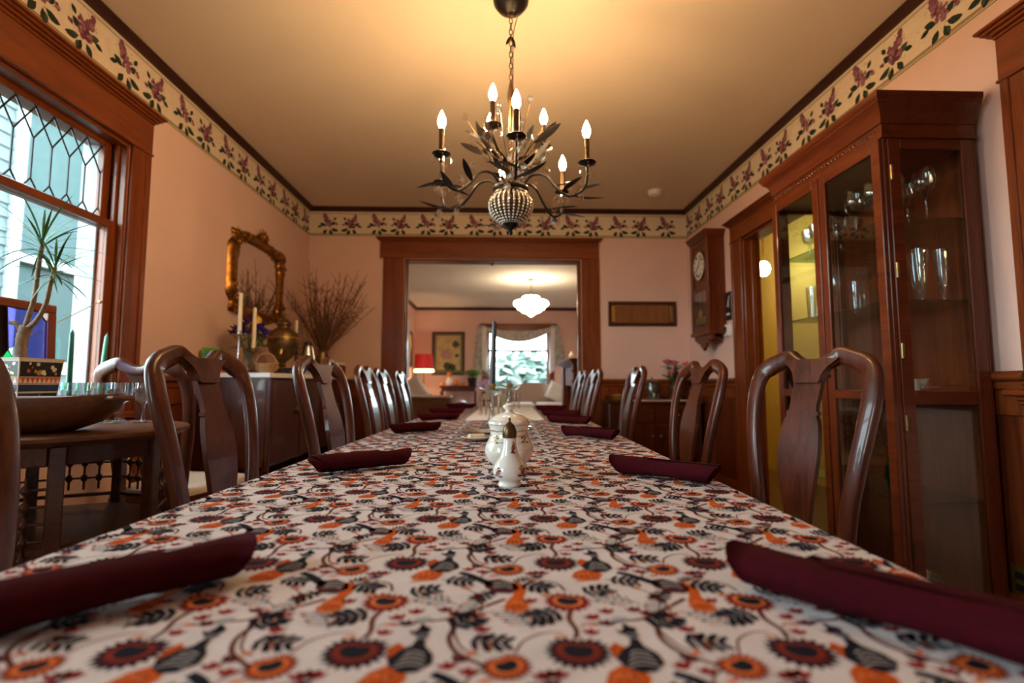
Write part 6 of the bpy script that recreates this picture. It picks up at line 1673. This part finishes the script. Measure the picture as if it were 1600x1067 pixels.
# crystal ceiling light
t = thing('crystal_ceiling_light', 'glowing tiered glass-globe ceiling light in the living room', 'chandelier', (.592, 8.75, ZC))
MB().lathe([(.012, -.03), (.055, -.022), (.06, 0)], 20).build('canopy', 'brass', t, 50); MB().lathe([(.008, -.32), (.008, -.03)], 8).build('stem', 'brass', t)
MB().lathe([(.10, -.315), (.11, -.31), (.10, -.30), (0, -.30)], 24).build('top_plate', 'brass', t)
for z, r, n_, br in ((-.34, .11, 9, .045), (-.43, .255, 17, .05), (-.49, .20, 14, .05), (-.54, .13, 10, .05), (-.585, .05, 4, .045)):
    for k in range(n_):
        a = 2 * pi * k / n_ + z * 7; MB().ball((r * cos(a), r * sin(a), z), br, 10).build('glass_globe', 'globe_glow', t, 60)
MB().ball((0, 0, -.625), .035, 10).build('glass_globe', 'globe_glow', t, 60)

# ------------------------------------------------------------------ outside
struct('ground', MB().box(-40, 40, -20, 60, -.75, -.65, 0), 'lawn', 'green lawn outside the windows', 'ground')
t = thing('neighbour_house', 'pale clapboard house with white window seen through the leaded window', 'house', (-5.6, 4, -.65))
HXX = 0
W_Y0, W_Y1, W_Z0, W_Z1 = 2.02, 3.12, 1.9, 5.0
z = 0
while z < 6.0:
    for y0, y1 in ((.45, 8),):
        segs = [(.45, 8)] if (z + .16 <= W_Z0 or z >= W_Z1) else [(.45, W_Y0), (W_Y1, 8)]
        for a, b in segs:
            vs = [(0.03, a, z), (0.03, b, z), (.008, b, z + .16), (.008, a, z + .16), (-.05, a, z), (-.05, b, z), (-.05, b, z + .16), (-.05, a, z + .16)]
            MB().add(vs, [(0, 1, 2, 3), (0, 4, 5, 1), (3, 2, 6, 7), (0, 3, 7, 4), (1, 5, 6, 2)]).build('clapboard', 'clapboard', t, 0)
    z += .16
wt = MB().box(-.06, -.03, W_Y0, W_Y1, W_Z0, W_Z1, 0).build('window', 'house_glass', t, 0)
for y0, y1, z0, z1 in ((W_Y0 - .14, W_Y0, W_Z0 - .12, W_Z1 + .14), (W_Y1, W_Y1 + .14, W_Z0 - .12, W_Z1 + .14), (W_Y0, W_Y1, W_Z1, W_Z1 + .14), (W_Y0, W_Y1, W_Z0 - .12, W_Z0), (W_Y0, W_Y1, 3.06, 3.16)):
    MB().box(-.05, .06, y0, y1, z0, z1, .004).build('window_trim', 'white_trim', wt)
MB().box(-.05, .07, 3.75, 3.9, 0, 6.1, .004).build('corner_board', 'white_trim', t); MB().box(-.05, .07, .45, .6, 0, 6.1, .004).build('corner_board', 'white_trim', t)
MB().box(-.1, .5, .3, 8.2, 6.0, 6.2, .01).build('eave', 'white_trim', t)
def tree(label, loc, h, r, seed):
    t = thing('garden_tree', label, 'tree', loc); rnd = random.Random(seed)
    MB().tube([(0, 0, 0), (.1, 0, h * .5), (0, .1, h * .8)], [.16, .12, .05], 8).build('trunk', 'tree_bark', t, 60)
    m_ = MB()
    for k in range(900):
        a = rnd.uniform(0, 2 * pi); u = rnd.uniform(-1, 1); rr = r * rnd.uniform(.35, 1); s_ = sqrt(1 - u * u)
        p = Vector((rr * s_ * cos(a), rr * s_ * sin(a), h * .62 + u * h * .40))
        d = Vector((rnd.uniform(-1, 1), rnd.uniform(-1, 1), rnd.uniform(-.6, .8))); leaf_mesh(m_, p, d, .60, .42, (0, 0, 1), .2, 0, 3)
    o = m_.build('foliage', 'tree_leaf', t, 60); o['kind'] = 'stuff'
tree('leafy garden tree seen through the middle of the living room window', (1.0, 21, -.65), 2.55, 2.5, 1)
tree('lower leafy tree at the sofa-arm side of the living room window', (5.0, 26, -.65), 2.9, 2.5, 2)
tree('leafy tree seen at the fern side of the living room window', (-2.4, 25, -.65), 2.8, 2.3, 3)
